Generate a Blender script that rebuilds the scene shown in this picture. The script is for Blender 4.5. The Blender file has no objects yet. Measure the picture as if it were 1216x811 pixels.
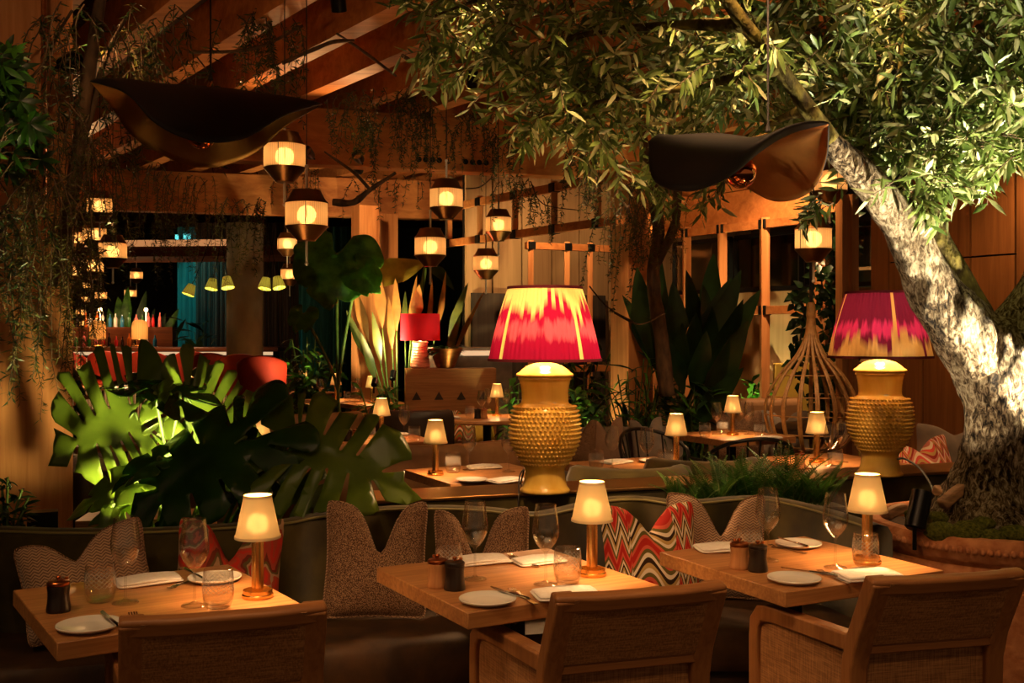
import bpy, math, random
from mathutils import Vector, Matrix, noise
from mathutils.geometry import delaunay_2d_cdt

SC = bpy.context.scene
COL = SC.collection
PI = math.pi
R = math.radians
F, CX, CY, HC = 1280.0, 608.0, 395.0, 1.5      # lens, optical axis, horizon row, eye height


def P(px, py, d):
    """a spot of the photograph at distance d"""
    return Vector(((px - CX) / F * d, d, HC - (py - CY) / F * d))


def G(px, py, z=0.75):
    """a spot of the photograph on the level z"""
    return P(px, py, (HC - z) * F / (py - CY))


def V(*a):
    return Vector(a)


# ------------------------------------------------------------------ meshes
class MB:
    def __init__(self):
        self.v, self.f, self.mi = [], [], []

    def add(self, vs, fs, mi=0):
        b = len(self.v)
        self.v.extend(tuple(p) for p in vs)
        for f in fs:
            self.f.append(tuple(b + i for i in f))
            self.mi.append(mi)
        return self

    def box(self, c, s, rz=0.0, mi=0, m=None):
        x, y, z = s[0] / 2, s[1] / 2, s[2] / 2
        vs = [V(i, j, k) for k in (-z, z) for j in (-y, y) for i in (-x, x)]
        M = m if m is not None else Matrix.Rotation(rz, 3, 'Z')
        vs = [M @ p + Vector(c) for p in vs]
        return self.add(vs, [(0, 2, 3, 1), (4, 5, 7, 6), (0, 1, 5, 4), (2, 6, 7, 3), (0, 4, 6, 2), (1, 3, 7, 5)], mi)

    def bar(self, a, b, w, h, mi=0, up=V(0, 0, 1)):
        """a straight squared bar from a to b, w wide, h high"""
        a, b = Vector(a), Vector(b)
        t = (b - a).normalized()
        s = t.cross(up)
        if s.length < 1e-4:
            s = t.cross(V(0, 1, 0))
        s.normalize()
        n = s.cross(t).normalized()
        vs = []
        for p in (a, b):
            for i, j in ((-1, -1), (1, -1), (1, 1), (-1, 1)):
                vs.append(p + s * (i * w / 2) + n * (j * h / 2))
        return self.add(vs, [(0, 1, 2, 3), (7, 6, 5, 4), (0, 4, 5, 1), (1, 5, 6, 2), (2, 6, 7, 3), (3, 7, 4, 0)], mi)

    def rsweep(self, pts, w, h, side, mi=0):
        """squared section swept along a bent path; side is the fixed sideways direction"""
        pts = [Vector(p) for p in pts]
        side = Vector(side).normalized()
        n = len(pts)
        vs = []
        for i, p in enumerate(pts):
            d0 = (pts[i] - pts[i - 1]).normalized() if i else None
            d1 = (pts[i + 1] - pts[i]).normalized() if i < n - 1 else None
            t = ((d0 if d0 else d1) + (d1 if d1 else d0)).normalized()
            k = 1.0
            if d0 and d1:
                k = 1 / max(.5, math.sqrt((1 + d0.dot(d1)) / 2))
            nn = t.cross(side).normalized()
            for a, b in ((-1, -1), (1, -1), (1, 1), (-1, 1)):
                vs.append(p + side * (a * w / 2) + nn * (b * h / 2 * k))
        fs = [(0, 1, 2, 3), tuple(4 * (n - 1) + k for k in (3, 2, 1, 0))]
        for i in range(n - 1):
            for k in range(4):
                a, b = 4 * i + k, 4 * i + (k + 1) % 4
                fs.append((a, a + 4, b + 4, b))
        return self.add(vs, fs, mi)

    def tube(self, pts, rad, n=8, mi=0, wob=None):
        pts = [Vector(p) for p in pts]
        m = len(pts)
        if not hasattr(rad, '__len__'):
            rad = [rad] * m
        u = None
        vs = []
        for i, p in enumerate(pts):
            t = (pts[min(i + 1, m - 1)] - pts[max(i - 1, 0)])
            t = t.normalized() if t.length > 1e-9 else V(0, 0, 1)
            if u is None:
                u = t.cross(V(0.31, 0.92, 0.2))
                if u.length < .05:
                    u = t.cross(V(1, 0, 0))
            u = (u - t * u.dot(t)).normalized()
            w = t.cross(u)
            for k in range(n):
                a = 2 * PI * k / n
                d = u * math.cos(a) + w * math.sin(a)
                r = rad[i]
                if wob:
                    r *= wob(p + d * r, a, i)
                vs.append(p + d * r)
        fs = []
        for i in range(m - 1):
            for k in range(n):
                a, b = i * n + k, i * n + (k + 1) % n
                fs.append((a, b, b + n, a + n))
        fs.append(tuple(range(n - 1, -1, -1)))
        fs.append(tuple((m - 1) * n + k for k in range(n)))
        return self.add(vs, fs, mi)

    def lathe(self, prof, n=24, c=(0, 0, 0), mi=0, rfun=None, m=None, caps=True):
        """profile [(r, z)] turned about the z axis"""
        c = Vector(c)
        vs = []
        for r, z in prof:
            for k in range(n):
                a = 2 * PI * k / n
                rr = r * (rfun(a, z) if rfun else 1)
                p = V(rr * math.cos(a), rr * math.sin(a), z)
                if m is not None:
                    p = m @ p
                vs.append(p + c)
        fs = []
        for i in range(len(prof) - 1):
            for k in range(n):
                a, b = i * n + k, i * n + (k + 1) % n
                fs.append((a, b, b + n, a + n))
        if caps:
            if prof[0][0] > 1e-5:
                fs.append(tuple(range(n - 1, -1, -1)))
            if prof[-1][0] > 1e-5:
                fs.append(tuple((len(prof) - 1) * n + k for k in range(n)))
        return self.add(vs, fs, mi)

    def ball(self, c, r, n=12, m=8, mi=0, s=(1, 1, 1), wob=None):
        vs = []
        c = Vector(c)
        for i in range(m + 1):
            t = PI * i / m
            for k in range(n):
                a = 2 * PI * k / n
                d = V(math.sin(t) * math.cos(a), math.sin(t) * math.sin(a), math.cos(t))
                q = r * (wob(d) if wob else 1)
                vs.append(c + V(d.x * s[0], d.y * s[1], d.z * s[2]) * q)
        fs = []
        for i in range(m):
            for k in range(n):
                a, b = i * n + k, i * n + (k + 1) % n
                fs.append((a, a + n, b + n, b))
        return self.add(vs, fs, mi)

    def grid(self, fun, nu, nv, mi=0, closeu=False):
        vs = [fun(i / nu, j / nv) for j in range(nv + 1) for i in range(nu + (0 if closeu else 1))]
        w = nu if closeu else nu + 1
        fs = []
        for j in range(nv):
            for i in range(nu):
                a, b = j * w + i, j * w + (i + 1) % w
                fs.append((a, b, b + w, a + w))
        return self.add(vs, fs, mi)

    def leaf(self, base, d, nrm, L, W, droop=0.2, seg=4, fold=.25, mi=0, shape=.45):
        """a pointed leaf with a folded midrib"""
        d = d.normalized()
        s = d.cross(nrm)
        if s.length < 1e-4:
            s = d.cross(V(.3, .7, .2))
        s.normalize()
        nn = s.cross(d)
        vs = []
        for i in range(seg + 1):
            t = i / seg
            c = base + d * (L * t) - nn * (droop * L * t * t)
            w = W / 2 * (t / shape if t < shape else max(0, (1 - (t - shape) / (1 - shape)))) ** .7
            if i == 0:
                w = W * .05
            up = nn * (w * fold)
            vs += [c - s * w + up, c, c + s * w + up]
        fs = []
        for i in range(seg):
            a = 3 * i
            fs += [(a, a + 1, a + 4, a + 3), (a + 1, a + 2, a + 5, a + 4)]
        return self.add(vs, fs, mi)

    def build(self, name, mats, parent=None, smooth=True, ang=38, kind=None, loc=None):
        me = bpy.data.meshes.new(name)
        me.from_pydata(self.v, [], self.f)
        for m_ in (mats if isinstance(mats, (list, tuple)) else [mats]):
            me.materials.append(m_)
        if any(self.mi):
            me.polygons.foreach_set('material_index', self.mi)
        if smooth:
            me.polygons.foreach_set('use_smooth', [True] * len(me.polygons))
            if ang < 180:
                me.set_sharp_from_angle(angle=R(ang))
        me.update()
        o = bpy.data.objects.new(name, me)
        COL.objects.link(o)
        if parent:
            o.parent = parent
        if loc is not None:
            o.location = loc
        if kind:
            o['kind'] = kind
        return o


def bevel(o, w=.004, seg=2):
    b = o.modifiers.new('bevel', 'BEVEL')
    b.width, b.segments, b.limit_method, b.angle_limit = w, seg, 'ANGLE', R(40)
    return o


def solid(o, t, off=0, moff=0):
    s = o.modifiers.new('solid', 'SOLIDIFY')
    s.thickness, s.offset, s.material_offset = t, off, moff
    return o


def tag(o, label, cat, group=None, kind=None):
    o['label'] = label
    o['category'] = cat
    if group:
        o['group'] = group
    if kind:
        o['kind'] = kind
    return o


def thing(name, label, cat, loc=(0, 0, 0), rz=0.0, group=None, s=1.0):
    o = bpy.data.objects.new(name, None)
    o.empty_display_size = .05
    COL.objects.link(o)
    o.location = loc
    o.rotation_euler = (0, 0, rz)
    o.scale = (s, s, s)
    return tag(o, label, cat, group)


def dup(o, parent=None):
    c = o.copy()
    COL.objects.link(c)
    if parent:
        c.parent = parent
    for ch in list(o.children):
        dup(ch, c)
    return c


_proto = {}


def put(builder, label, loc, rz=0.0, group=None, s=1.0, tilt=None):
    """the first of a kind is built, later ones are copies of it and of its parts"""
    if builder not in _proto:
        o = builder()
        _proto[builder] = o
    else:
        o = dup(_proto[builder])
    o.location = loc
    o.rotation_euler = (tilt[0], tilt[1], rz) if tilt else (0, 0, rz)
    o.scale = (s, s, s)
    o['label'] = label
    if group:
        o['group'] = group
    elif 'group' in o:
        del o['group']
    return o


def struct(mb, name, m, smooth=False, **k):
    return mb.build(name, m, smooth=smooth, kind='structure', **k)


def lamp(kind, name, loc, power, color, parent=None, radius=.03, target=None, angle=60, blend=.5):
    l = bpy.data.lights.new(name, kind)
    l.energy = power
    l.color = color
    l.shadow_soft_size = radius
    o = bpy.data.objects.new(name, l)
    COL.objects.link(o)
    o.location = loc
    if parent:
        o.parent = parent
    if kind == 'SPOT':
        l.spot_size = R(angle)
        l.spot_blend = blend
        d = (Vector(target) - Vector(loc)).normalized()
        o.rotation_euler = d.to_track_quat('-Z', 'Y').to_euler()
    return o


def spline(pts, n):
    """smooth path through the points (Catmull-Rom), n steps between each"""
    pts = [Vector(p) for p in pts]
    out = []
    for i in range(len(pts) - 1):
        p0, p1, p2, p3 = pts[max(i - 1, 0)], pts[i], pts[i + 1], pts[min(i + 2, len(pts) - 1)]
        for k in range(n):
            t = k / n
            out.append(.5 * ((2 * p1) + (p2 - p0) * t + (2 * p0 - 5 * p1 + 4 * p2 - p3) * t * t + (3 * p1 - p0 - 3 * p2 + p3) * t ** 3))
    out.append(pts[-1].copy())
    return out


def frame(y, z):
    """rotation whose y axis is y and whose z axis leans to z"""
    y = Vector(y).normalized()
    x = y.cross(Vector(z)).normalized()
    z = x.cross(y)
    return Matrix((x, y, z)).transposed()


# ------------------------------------------------------------------ materials
def C(r, g, b):
    return tuple(((c / 255) / 12.92 if c / 255 <= .04045 else ((c / 255 + .055) / 1.055) ** 2.4) for c in (r, g, b)) + (1,)


class NT:
    def __init__(self, name):
        self.m = bpy.data.materials.new(name)
        self.m.use_nodes = True
        self.nt = self.m.node_tree
        self.out = self.nt.nodes['Material Output']
        self.bsdf = self.nt.nodes['Principled BSDF']

    def n(self, t, **k):
        nd = self.nt.nodes.new(t)
        for a, b in k.items():
            setattr(nd, a, b)
        return nd

    def l(self, a, b):
        self.nt.links.new(a, b)

    def val(self, op, a, b=None, c=None):
        nd = self.n('ShaderNodeMath', operation=op)
        for i, x in enumerate((a, b, c)):
            if x is None:
                continue
            if isinstance(x, (int, float)):
                nd.inputs[i].default_value = x
            else:
                self.l(x, nd.inputs[i])
        return nd.outputs[0]

    def ramp(self, fac, stops, interp='LINEAR'):
        r = self.n('ShaderNodeValToRGB')
        r.color_ramp.interpolation = interp
        e = r.color_ramp.elements
        while len(e) < len(stops):
            e.new(.5)
        for i, (p, c) in enumerate(stops):
            e[i].position = p
            e[i].color = c
        self.l(fac, r.inputs[0])
        return r.outputs[0]

    def coords(self, scale=(1, 1, 1), rot=(0, 0, 0), kind='Object'):
        tc = self.n('ShaderNodeTexCoord')
        mp = self.n('ShaderNodeMapping')
        mp.inputs['Scale'].default_value = scale
        mp.inputs['Rotation'].default_value = rot
        self.l(tc.outputs[kind], mp.inputs[0])
        return mp.outputs[0]

    def noise(self, vec, scale=1.0, detail=4, rough=.55, dist=0.0):
        nd = self.n('ShaderNodeTexNoise')
        nd.inputs['Scale'].default_value = scale
        nd.inputs['Detail'].default_value = detail
        nd.inputs['Roughness'].default_value = rough
        nd.inputs['Distortion'].default_value = dist
        self.l(vec, nd.inputs['Vector'])
        return nd.outputs[0]

    def xyz(self, vec):
        s = self.n('ShaderNodeSeparateXYZ')
        self.l(vec, s.inputs[0])
        return s.outputs

    def bump(self, h, strength, dist=.01):
        b = self.n('ShaderNodeBump')
        b.inputs['Strength'].default_value = strength
        b.inputs['Distance'].default_value = dist
        self.l(h, b.inputs['Height'])
        self.l(b.outputs[0], self.bsdf.inputs['Normal'])
        return b.outputs[0]

    def mixc(self, fac, a, b):
        m = self.n('ShaderNodeMix', data_type='RGBA')
        for s, x in ((m.inputs[0], fac), (m.inputs[6], a), (m.inputs[7], b)):
            if isinstance(x, (int, float)):
                s.default_value = x
            elif isinstance(x, tuple):
                s.default_value = x
            else:
                self.l(x, s)
        return m.outputs[2]

    def set(self, **k):
        for a, b in k.items():
            self.bsdf.inputs[a.replace('_', ' ')].default_value = b
        return self


def pm(name, c1, c2=None, scale=(10, 10, 10), detail=4, rough=.5, metal=0.0, bump=0.0, sheen=0.0, coat=0.0, spec=.5,
       lo=.35, hi=.65, rot=(0, 0, 0), bdist=.01, transl=0.0, dist=0.0, rvar=0.0):
    t = NT(name)
    t.set(Roughness=rough, Metallic=metal)
    t.bsdf.inputs['Specular IOR Level'].default_value = spec
    t.bsdf.inputs['Sheen Weight'].default_value = sheen
    t.bsdf.inputs['Coat Weight'].default_value = coat
    col = None
    if c2 is None and not bump:
        t.bsdf.inputs['Base Color'].default_value = c1
    else:
        nz = t.noise(t.coords(scale, rot), 1.0, detail, dist=dist)
        if c2 is not None:
            col = t.ramp(nz, [(lo, c1), (hi, c2)])
            t.l(col, t.bsdf.inputs['Base Color'])
        else:
            t.bsdf.inputs['Base Color'].default_value = c1
        if bump:
            t.bump(nz, bump, bdist)
        if rvar:
            t.l(t.val('MULTIPLY_ADD', nz, rvar, rough - rvar / 2), t.bsdf.inputs['Roughness'])
    if transl:
        tr = t.n('ShaderNodeBsdfTranslucent')
        if col is not None:
            t.l(col, tr.inputs[0])
        else:
            tr.inputs[0].default_value = c1
        mx = t.n('ShaderNodeMixShader')
        mx.inputs[0].default_value = transl
        t.l(t.bsdf.outputs[0], mx.inputs[1])
        t.l(tr.outputs[0], mx.inputs[2])
        t.l(mx.outputs[0], t.out.inputs[0])
    return t.m


def wood(name, c1, c2, axis=0, grain=60, along=2.0, rough=.45, spec=.4, bump=.08, coat=0.0):
    sc = [grain, grain, grain]
    sc[axis] = along
    t = NT(name)
    t.set(Roughness=rough)
    t.bsdf.inputs['Specular IOR Level'].default_value = spec
    t.bsdf.inputs['Coat Weight'].default_value = coat
    vec = t.coords(tuple(sc))
    n1 = t.noise(vec, 1.0, 6, .65, .6)
    sc2 = [s * .18 for s in sc]
    n2 = t.noise(t.coords(tuple(sc2)), 1.0, 3, .5, 1.2)
    mixv = t.val('ADD', t.val('MULTIPLY', n1, .6), t.val('MULTIPLY', n2, .4))
    t.l(t.ramp(mixv, [(.36, c1), (.62, c2)]), t.bsdf.inputs['Base Color'])
    t.bump(n1, bump, .003)
    return t.m


M = {}
WARM = (1.0, .56, .24)
# ------------------------------------------------------------------ the materials of the place
M['oak'] = wood('oak_table', C(140, 86, 46), C(192, 136, 82), 0, 70, 3.0, .38, .4, .06)
M['oak_chair'] = wood('oak_chair', C(128, 80, 44), C(164, 110, 64), 2, 60, 3.0, .45, .35, .08)
M['oak_rail'] = wood('oak_rail', C(128, 80, 44), C(164, 110, 64), 0, 60, 3.0, .45, .35, .08)
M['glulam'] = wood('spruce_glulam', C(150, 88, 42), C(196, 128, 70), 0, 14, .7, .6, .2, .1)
M['glulam_y'] = wood('spruce_rafter', C(160, 98, 50), C(205, 140, 84), 1, 14, .7, .6, .2, .1)
M['post'] = wood('spruce_post', C(160, 98, 50), C(205, 140, 84), 2, 16, .8, .6, .2, .1)
M['panel_wood'] = wood('wall_panel_wood', C(120, 76, 38), C(158, 104, 56), 2, 22, .9, .5, .3, .06)
M['tan_panel'] = wood('tan_wall_panel', C(150, 118, 80), C(178, 142, 100), 2, 18, .7, .6, .2, .04)
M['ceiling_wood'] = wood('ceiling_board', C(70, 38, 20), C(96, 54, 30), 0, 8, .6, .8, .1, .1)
M['darkwood'] = wood('bar_top_wood', C(70, 32, 16), C(104, 54, 28), 0, 30, 1.5, .3, .5, .05)
M['floor'] = wood('floor_board', C(52, 36, 24), C(80, 56, 36), 0, 14, 1.0, .5, .3, .1)
M['black_joint'] = pm('black_steel', C(22, 20, 19), rough=.5, metal=.6)
M['black_metal'] = pm('black_metal', C(16, 15, 15), rough=.35, metal=.7)
M['velvet'] = pm('olive_velvet', C(44, 36, 12), C(74, 62, 22), (5, 5, 5), 5, .8, sheen=.25, spec=.12, bump=.15)
M['velvet_seat'] = pm('brown_leather', C(44, 28, 16), C(70, 46, 24), (9, 9, 9), 6, .58, spec=.3, bump=.2)
M['piping'] = pm('olive_piping', C(120, 108, 52), rough=.7, sheen=.3)
M['tan_leather'] = pm('tan_leather', C(136, 96, 60), C(156, 114, 74), (6, 6, 6), 4, .5, spec=.3, bump=.05)
M['dark_leather'] = pm('dark_leather', C(40, 28, 20), C(56, 40, 28), (6, 6, 6), 4, .5, spec=.3)
M['brass'] = pm('brushed_brass', C(236, 190, 116), rough=.25, metal=1.0)
M['copper'] = pm('copper', C(190, 112, 64), C(150, 84, 44), (8, 8, 40), 3, .35, metal=1.0)
M['bronze'] = pm('aged_bronze', C(150, 108, 58), C(116, 80, 42), (3, 3, 3), 5, .34, metal=.9)
M['leaf_black'] = pm('blackened_metal', C(30, 24, 22), C(40, 32, 28), (3, 3, 3), 4, .6, metal=.4)
M['leaf_brass'] = pm('patinated_brass', C(168, 112, 54), C(128, 80, 36), (4, 4, 4), 6, .45, metal=.8)
M['steel'] = pm('cutlery_steel', C(190, 186, 180), rough=.2, metal=1.0)
M['white_china'] = pm('white_china', C(228, 222, 212), rough=.18, spec=.5)
M['napkin'] = pm('folded_linen', C(226, 214, 202), C(236, 228, 218), (60, 60, 60), 3, .85, bump=.15, bdist=.002)
M['mill_dark'] = wood('dark_stained_mill', C(26, 18, 14), C(40, 28, 20), 2, 40, 4, .35, .5, .03)
M['mill_light'] = wood('beech_mill', C(170, 112, 66), C(200, 142, 90), 2, 50, 4, .4, .4, .03)
M['terracotta'] = pm('terracotta', C(150, 92, 58), C(182, 122, 82), (22, 22, 22), 8, .85, bump=.6, spec=.15, bdist=.012)
M['soil'] = pm('soil', C(34, 24, 16), C(60, 44, 28), (30, 30, 30), 6, .95, bump=.8, spec=.1)
M['moss'] = pm('moss', C(52, 58, 18), C(104, 104, 38), (90, 90, 90), 5, .95, bump=1.0, spec=.1, bdist=.02)
M['bark_wood'] = pm('split_log', C(110, 76, 48), C(160, 118, 80), (14, 14, 50), 5, .8, bump=.5)
M['vine_bark'] = pm('vine_bark', C(62, 44, 28), C(98, 72, 46), (20, 20, 8), 5, .85, bump=.6)
M['wicker'] = pm('wicker_cane', C(170, 124, 66), C(200, 152, 90), (30, 30, 30), 3, .5, bump=.2)
M['rattan_black'] = pm('black_rattan', C(20, 16, 14), rough=.4)
M['concrete'] = pm('concrete', C(120, 104, 82), C(142, 124, 98), (3, 3, 2), 6, .85, bump=.1)
M['red_leather'] = pm('red_leather', C(150, 42, 26), C(172, 54, 32), (5, 5, 5), 4, .45, bump=.05)
M['dark_green_wall'] = pm('dark_green_wall', C(26, 34, 26), C(40, 48, 36), (2, 2, 2), 3, .7)
M['teal_curtain'] = pm('teal_curtain', C(40, 116, 116), C(60, 140, 136), (12, 12, .6), 3, .8)
M['dark_curtain'] = pm('dark_curtain', C(46, 36, 28), C(70, 56, 44), (14, 14, .5), 3, .85)
M['cream_rib'] = pm('cream_rib', C(206, 180, 146), rough=.6)

def cane():
    t = NT('woven_cane').set(Roughness=.6)
    a = t.noise(t.coords((260, 260, 14)), 1.0, 2)
    b = t.noise(t.coords((14, 14, 300)), 1.0, 2)
    s = t.val('MULTIPLY', t.val('ADD', a, b), .5)
    t.l(t.ramp(s, [(.40, C(126, 82, 46)), (.60, C(180, 128, 80))]), t.bsdf.inputs['Base Color'])
    t.bump(s, .35, .002)
    return t.m


M['cane'] = cane()
M['grey_velvet'] = pm('grey_velvet', C(112, 98, 84), C(136, 120, 104), (8, 8, 8), 4, .8, sheen=.3)
M['yellow_cloth'] = pm('yellow_cloth', C(178, 150, 54), C(196, 168, 70), (6, 6, 6), 4, .8)
M['pink_ceramic'] = pm('pink_ceramic', C(214, 120, 96), rough=.35, spec=.5)
M['cord'] = pm('dark_cord', C(30, 22, 18), rough=.7)
M['white_tube'] = pm('pale_tube', C(196, 178, 158), rough=.4)


def yellow_ceramic():
    t = NT('yellow_glazed_ceramic').set(Roughness=.18)
    t.bsdf.inputs['Specular IOR Level'].default_value = .55
    t.bsdf.inputs['Coat Weight'].default_value = .3
    n = t.noise(t.coords((12, 12, 3)), 1.0, 5)
    t.l(t.ramp(n, [(.3, C(206, 160, 60)), (.7, C(230, 190, 92))]), t.bsdf.inputs['Base Color'])
    return t.m


M['yellow_ceramic'] = yellow_ceramic()


def glass(name, tint=(1, 1, 1, 1)):
    """thin clear glass: what is not mirrored passes straight through"""
    t = NT(name)
    tr = t.n('ShaderNodeBsdfTransparent')
    tr.inputs[0].default_value = tint
    gl = t.n('ShaderNodeBsdfGlossy')
    gl.inputs['Roughness'].default_value = .09
    lw = t.n('ShaderNodeLayerWeight')
    lw.inputs['Blend'].default_value = .35
    f = t.val('MULTIPLY_ADD', t.val('POWER', lw.outputs['Facing'], 2.2), .85, .085)
    mx = t.n('ShaderNodeMixShader')
    t.l(f, mx.inputs[0])
    t.l(tr.outputs[0], mx.inputs[1])
    t.l(gl.outputs[0], mx.inputs[2])
    t.l(mx.outputs[0], t.out.inputs[0])
    return t


M['glass'] = glass('clear_glass', (.97, .97, .96, 1)).m


def cut_glass():
    t = glass('cut_glass', (.95, .94, .92, 1))
    # fine crossed cuts round the upper wall of the tumbler
    tc = t.n('ShaderNodeTexCoord')
    x, y, z = t.xyz(tc.outputs['Object'])
    a = t.val('ARCTAN2', y, x)
    s1 = t.val('ABSOLUTE', t.val('SINE', t.val('ADD', t.val('MULTIPLY', a, 9), t.val('MULTIPLY', z, 260))))
    s2 = t.val('ABSOLUTE', t.val('SINE', t.val('SUBTRACT', t.val('MULTIPLY', a, 9), t.val('MULTIPLY', z, 260))))
    line = t.val('MINIMUM', s1, s2)
    band = t.val('MULTIPLY', t.val('LESS_THAN', line, .16), t.val('MULTIPLY', t.val('GREATER_THAN', z, .042), t.val('LESS_THAN', z, .086)))
    mx = [n for n in t.nt.nodes if n.type == 'MIX_SHADER'][0]
    df = t.n('ShaderNodeBsdfDiffuse')
    df.inputs[0].default_value = (.9, .88, .84, 1)
    m2 = t.n('ShaderNodeMixShader')
    t.l(t.val('MULTIPLY', band, .30), m2.inputs[0])
    t.l(mx.outputs[0], m2.inputs[1])
    t.l(df.outputs[0], m2.inputs[2])
    t.l(m2.outputs[0], t.out.inputs[0])
    return t.m


M['cut_glass'] = cut_glass()


def shade_cloth(name, col, transl=.5, pleats=0, colfun=None, fwd=0.0, lining=None):
    """lamp-shade cloth: the bulb inside shines through it"""
    t = NT(name)
    t.set(Roughness=.9)
    t.bsdf.inputs['Specular IOR Level'].default_value = .05
    tr = t.n('ShaderNodeBsdfTranslucent')
    src = None
    if colfun:
        src = colfun(t)
    elif pleats:
        tc = t.n('ShaderNodeTexCoord')
        x, y, z = t.xyz(tc.outputs['Object'])
        a = t.val('ARCTAN2', y, x)
        s = t.val('MULTIPLY_ADD', t.val('SINE', t.val('MULTIPLY', a, pleats)), .5, .5)
        src = t.mixc(s, tuple(c * .8 for c in col[:3]) + (1,), col)
    if src is not None:
        t.l(src, tr.inputs[0])
        if lining:
            # woven face outside, pale lining inside
            ge = t.n('ShaderNodeNewGeometry')
            t.l(t.mixc(ge.outputs['Backfacing'], src, lining), t.bsdf.inputs['Base Color'])
        else:
            t.l(src, t.bsdf.inputs['Base Color'])
    else:
        tr.inputs[0].default_value = col
        t.bsdf.inputs['Base Color'].default_value = col
    mx = t.n('ShaderNodeMixShader')
    mx.inputs[0].default_value = transl
    t.l(t.bsdf.outputs[0], mx.inputs[1])
    t.l(tr.outputs[0], mx.inputs[2])
    last = mx.outputs[0]
    if fwd:
        # part of the light goes nearly straight on through the thin weave, so the bulb shows as a glow
        rf = t.n('ShaderNodeBsdfRefraction')
        rf.inputs['Roughness'].default_value = .9
        rf.inputs['IOR'].default_value = 1.02
        if src is not None:
            t.l(src, rf.inputs[0])
        else:
            rf.inputs[0].default_value = col
        m2 = t.n('ShaderNodeMixShader')
        m2.inputs[0].default_value = fwd
        t.l(last, m2.inputs[1])
        t.l(rf.outputs[0], m2.inputs[2])
        last = m2.outputs[0]
    t.l(last, t.out.inputs[0])
    return t.m


M['cream_shade'] = shade_cloth('cream_shade_cloth', C(246, 220, 160), .007, fwd=.004)
M['lantern_shade'] = shade_cloth('pleated_lantern_cloth', C(246, 214, 160), .030, 60, fwd=.022)
M['bar_shade'] = shade_cloth('amber_shade_cloth', C(240, 200, 130), .055, 24)
M['lime_shade'] = shade_cloth('lime_shade_cloth', C(200, 206, 100), .05, 16)
M['red_shade'] = shade_cloth('red_shade_cloth', C(224, 50, 70), .18)


def ikat_shade(name, deep, mid, light, flame_low, seed):
    """pleated ikat cloth: flames of one colour in another, running along the pleats"""
    def fun(t):
        tc = t.n('ShaderNodeTexCoord')
        x, y, z = t.xyz(tc.outputs['Object'])
        a = t.val('ARCTAN2', y, x)
        ai = t.val('DIVIDE', t.val('ROUND', t.val('MULTIPLY', a, 11)), 11.0)     # one value to each pleat
        zz = t.val('DIVIDE', z, .32)                                          # 0 at the hem, 1 at the top
        cb = t.n('ShaderNodeCombineXYZ')
        t.l(t.val('MULTIPLY_ADD', ai, 2.6, seed), cb.inputs[0])
        n1 = t.noise(cb.outputs[0], 5.5, 3)
        cb2 = t.n('ShaderNodeCombineXYZ')
        t.l(t.val('MULTIPLY_ADD', a, 9.0, seed), cb2.inputs[0])
        t.l(t.val('MULTIPLY', zz, 1.1), cb2.inputs[1])
        n2 = t.noise(cb2.outputs[0], 1.0, 3)
        wave = t.val('MULTIPLY', t.val('SINE', t.val('MULTIPLY_ADD', a, 6.0, seed)), .10)
        edge = t.val('ADD', t.val('ADD', t.val('MULTIPLY', n1, 1.5), wave), -.02)
        if not flame_low:
            top = t.val('MULTIPLY_ADD', t.val('SUBTRACT', zz, edge), 7.0, .5)
        else:
            top = t.val('MULTIPLY_ADD', t.val('SUBTRACT', t.val('SUBTRACT', edge, .50), zz), 7.0, .5)
        top = t.val('MINIMUM', t.val('MAXIMUM', top, 0.0), 1.0)
        stripe = t.val('GREATER_THAN', t.val('SINE', t.val('MULTIPLY_ADD', a, 4.0, seed)), .985)
        sel = t.val('MAXIMUM', top, stripe)
        bell = t.val('SUBTRACT', 1.0, t.val('MULTIPLY', t.val('ABSOLUTE', t.val('SUBTRACT', zz, .42)), 2.6))
        patch = t.ramp(t.val('MULTIPLY', n2, bell), [(.30, (0, 0, 0, 1)), (.42, (1, 1, 1, 1))])
        body = t.mixc(patch, deep, mid)
        return t.mixc(sel, body, light)
    return shade_cloth(name, deep, .030, colfun=fun, lining=C(236, 224, 200))


M['ikat_red'] = ikat_shade('crimson_ikat', C(176, 24, 70), C(226, 100, 120), C(246, 236, 150), False, 1.3)
M['ikat_orange'] = ikat_shade('magenta_ikat', C(120, 34, 70), C(220, 60, 130), C(236, 190, 120), True, 4.1)
M['cream_trim'] = pm('cream_shade_binding', C(236, 210, 160), rough=.9)
M['ikat_trim'] = pm('dark_red_trim', C(110, 20, 34), rough=.8)


def bulb_mat(name, col, s):
    t = NT(name)
    t.bsdf.inputs['Base Color'].default_value = col
    t.bsdf.inputs['Emission Color'].default_value = col
    t.bsdf.inputs['Emission Strength'].default_value = s
    return t.m


M['bulb'] = bulb_mat('lit_bulb', (1, .62, .28, 1), 6.0)
M['cove'] = bulb_mat('lit_cove', (1, .42, .15, 1), .25)
M['teal_lit'] = bulb_mat('lit_teal_window', (.10, .62, .62, 1), .7)
M['counter_lit'] = bulb_mat('lit_counter_edge', (1, .66, .36, 1), .35)


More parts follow.
